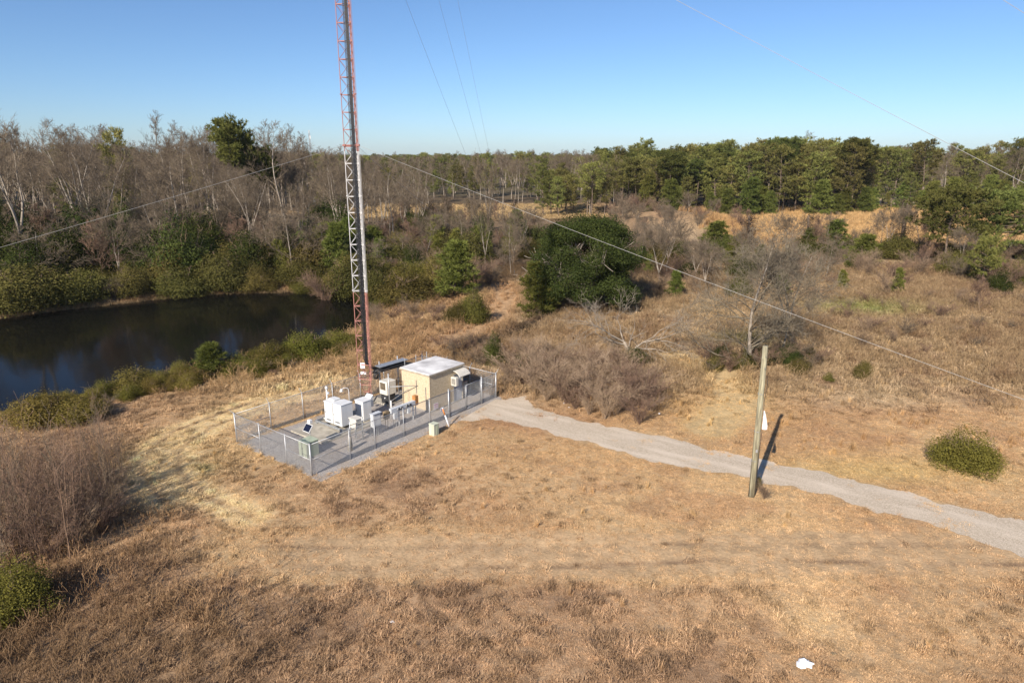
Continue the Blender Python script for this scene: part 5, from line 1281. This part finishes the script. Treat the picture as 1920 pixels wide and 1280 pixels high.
def far_zone(n, x0, x1, y0, y1, fr_bare, h0, h1):
    x = rs.uniform(x0, x1, n); y = rs.uniform(y0, y1, n)
    k = np.abs(x) < y * .95 + 60; x = x[k]; y = y[k]
    b = rs.rand(len(x)) < fr_bare; h = rs.uniform(h0, h1, len(x)) * (.9 + .25 * vnoise(x / 60, y / 60, 3))
    idx = np.where(b, 3 + rs.randint(0, 2, len(x)), rs.randint(0, 3, len(x))); fp.append((x, y, h, idx))
far_zone(700, -420, 130, 300, 480, .55, 13, 17.5)
far_zone(420, -330, -60, 190, 300, .85, 15, 19)
far_zone(320, 60, 420, 276, 420, .25, 16, 21.5)
far_zone(1500, -1100, 1100, 480, 1100, .4, 13, 18)
far_zone(1600, -2200, 2200, 1100, 2300, .3, 13, 19)
X = np.concatenate([f[0] for f in fp]); Y = np.concatenate([f[1] for f in fp]); Hh = np.concatenate([f[2] for f in fp]); I = np.concatenate([f[3] for f in fp])
s = Hh / np.where(I < 3, 20, 18); wd = np.where(Y > 900, 1.9, 1.15)
gn_scatter('far_forest', fprot, np.stack([X, Y, hz(X, Y)], -1), np.stack([0 * X, 0 * X, rs.rand(len(X)) * 6.28], -1), np.stack([s * wd, s * wd, s], -1), I)

def tuft(seed, nb, h, spread, wid, bend, dark=.55):
    r_ = np.random.RandomState(seed); V = []; F = []; Cc = []
    for k in range(nb):
        az = r_.rand() * 6.28; p = np.array([r_.normal() * spread, r_.normal() * spread, 0]); l_ = h * (.5 + .7 * r_.rand()); d = np.array([math.cos(az), math.sin(az), 0]); sd_ = np.array([-d[1], d[0], 0]) * wid * (.6 + .7 * r_.rand())
        b = bend * (.3 + r_.rand()); m = p + d * l_ * b * .35 + [0, 0, l_ * .62]; t = p + d * l_ * b + [0, 0, l_ * (1 - .35 * b)]
        o = len(V); V += [p - sd_, p + sd_, m + sd_ * .8, m - sd_ * .8, t]; F += [(o, o + 1, o + 2, o + 3)]; F3.append((o + 3, o + 2, o + 4)) if False else None
        tris.append((o + 3, o + 2, o + 4)); c = dark + (1.25 - dark) * r_.rand(); Cc += [[c * .8] * 3] * 2 + [[c] * 3] * 2 + [[c * 1.15] * 3]
    return np.array(V), np.array(F), np.array(Cc)
def tuft_mesh(name, *a, **k):
    global tris
    tris = []; V, F, Cc = tuft(*a, **k)
    return np_mesh(name, V, [F, np.array(tris)], M_tuft, Cc)
def weed_mesh(seed, H, n):
    r = random.Random(seed); S = Segs(); P = dict(wig=.25, up=[.06, .06], kids=[5, 3], lev=2, ang=.7, ratio=.5, rmin=.007)
    for k in range(n):
        az = r.random() * 6.28; grow(S, r, Vector((r.gauss(0, .12), r.gauss(0, .12), 0)), Vector((math.cos(az) * .5, math.sin(az) * .5, 1)).normalized(), H * (.6 + .5 * r.random()), .012, 1, P)
    v, q = S.geo(3); r_ = np.random.RandomState(seed); c = np.repeat(.55 + .6 * r_.rand(len(v) // 6), 6)[:, None] * np.ones(3)
    return np_mesh('weed', v, q, M_tuft, c)
F3 = []; tris = []
SHORT = [tuft_mesh('short_tuft', 200 + k, 34, .10, .10, .008, .9) for k in range(4)]
CLUMP = [tuft_mesh('grass_clump', 210 + k, 60, .27, .12, .010, 1.0, .55) for k in range(4)]
TALL = [tuft_mesh('tall_grass', 220 + k, 54, .85, .11, .013, .4, .5) for k in range(3)]
WEED = [weed_mesh(230 + k, .75, 5) for k in range(3)]
def clear(x, y):
    a = (x - O[0]) * E1[0] + (y - O[1]) * E1[1]; b = (x - O[0]) * E2[0] + (y - O[1]) * E2[1]
    ns = fbm(x * 1.6, y * 1.6, 2, 3); k = ~((a > -.35 + .9 * ns) & (a < 16.3) & (b > -1.15 + 1.1 * ns) & (b < 7.45 - .9 * ns))
    k &= seg_dist(x, y, ROAD_MID) > ROADHW(x, y); k &= (seg_dist(x, y, DIRT) > 1.5) | (rs.rand(len(x)) < .12); k &= (seg_dist(x, y, PATH2) > 1.6) | (rs.rand(len(x)) < .25); k &= sdist(x, y, POND) > .3
    return k
up_a = np.array(up); lo_a = np.array(lo)
road_poly = [tuple(p) for p in lo_a[::6]] + [tuple(p) for p in up_a[::-6]]
def ROADHW(x, y): return np.where(in_poly(x, y, road_poly) & (fbm(x * 1.1, y * 1.1, 5, 3) > .32), 1e6, 0)
def sow(name, protos, n, x0, x1, y0, y1, dens, s0, s1, tone=(.85, 1.15), warm=None, tilt=.15, flat=1.0):
    x = rs.uniform(x0, x1, n); y = rs.uniform(y0, y1, n)
    k = (np.abs(x) < y * .80 + 8) & clear(x, y); x = x[k]; y = y[k]
    k = rs.rand(len(x)) < dens(x, y); x = x[k]; y = y[k]; m = len(x)
    c = gcol(x, y) * 1.35 * rs.uniform(*tone, size=(m, 1))
    if warm is not None: c = c * np.array(warm)
    sc = rs.uniform(s0, s1, m)
    o = gn_scatter(name, protos, np.stack([x, y, hz(x, y) - .01], -1), np.stack([rs.normal(size=m) * tilt, rs.normal(size=m) * tilt, rs.rand(m) * 6.28], -1), np.stack([sc, sc, sc * flat], -1), rs.randint(0, len(protos), m), np.clip(c, 0, 1))
    print(name, m); return o
trackm = lambda x, y: (1 - sstep(1.2, 2.2, np.abs(y - 26.8))) * sstep(-12, -8, x)
sow('mown_grass', SHORT, 140000, -42, 42, 11, 50, lambda x, y: .97 - .75 * trackm(x, y), .6, 1.2, (1.0, 1.3), flat=.55)
sow('rough_grass', CLUMP, 50000, -42, 42, 11, 52, lambda x, y: np.clip(rough_mask(x, y) * (1 - trackm(x, y)) * sstep(.36, .56, fbm(x / 1.1, y / 1.1, 6, 2)) * .9 + .012, 0, 1), .4, 1.15, (.75, 1.35), flat=.85)
sow('field_grass', CLUMP, 60000, -60, 90, 48, 110, lambda x, y: .35 + .65 * sstep(.4, .6, fbm(x / 3, y / 3, 2, 2)), .8, 2.0, (.8, 1.3))
sow('tall_dry_grass', TALL, 12000, -30, 70, 36, 110, lambda x, y: sstep(.5, .62, fbm(x / 3, y / 3, 4, 2)) * sstep(0, 6, x + (y - 40) * .4) * .6 * (seg_dist(x, y, ROAD_MID) > 3.6), .3, .8, (.85, 1.25), (1.04, 1.0, .9))
sow('dry_weeds', WEED, 40000, -40, 80, 17, 110, lambda x, y: np.clip(sstep(42, 48, y) * sstep(-8, 0, x) * (seg_dist(x, y, PATH2) > 2) * .35 + sstep(46, 54, y) * sstep(.42, .62, fbm(x / 6, y / 6, 7, 3)) + sstep(-5, -15, x) * (1 - sstep(22, 27, y)) * .8 + .5 * sstep(-13, -18, x) * (1 - sstep(34, 38, y)), 0, 1) * (np.minimum(seg_dist(x, y, LRUT1), seg_dist(x, y, LRUT2)) > 1.1), .6, 1.5, (.7, 1.15), (1.0, .96, .9))
sow('stray_tall_grass', TALL, 700, -30, 30, 18, 44, lambda x, y: .5 * sstep(.5, .6, fbm(x / 3, y / 3, 4, 2)) * (1 - trackm(x, y)) * (seg_dist(x, y, ROAD_MID) > 2.6), .2, .55, (1.0, 1.35), (1.02, 1.0, .9), .3)
sow('golden_broomsedge', TALL, 26000, 30, 170, 126, 235, lambda x, y: .8 * sstep(40, 48, x), .9, 2.0, (.9, 1.25), (1.06, 1.0, .9))
sow('field_stubble', CLUMP, 9000, -70, 34, 186, 255, lambda x, y: .7 + 0 * x, 1.5, 3.0, (.9, 1.2))

# ------------------------------------------------------------------ the air
hx0, hx1, hy0, hy1 = float(gx.min()) - 30, float(gx.max()) + 30, float(gy.min()) - 30, float(gy.max()) + 30
hm, n, l, p = new_mat('thin haze'); n.remove(p)
pv = n.new('ShaderNodeVolumePrincipled'); pv.inputs['Color'].default_value = (.86, .92, 1.0, 1); pv.inputs['Density'].default_value = .00006
l.new(pv.outputs[0], n['Material Output'].inputs['Volume'])
hz_o = link('haze', MB().box(((hx0 + hx1) / 2, (hy0 + hy1) / 2, 31.0), (hx1 - hx0, hy1 - hy0, 72.0)).mesh('haze', hm)); hz_o['kind'] = 'stuff'
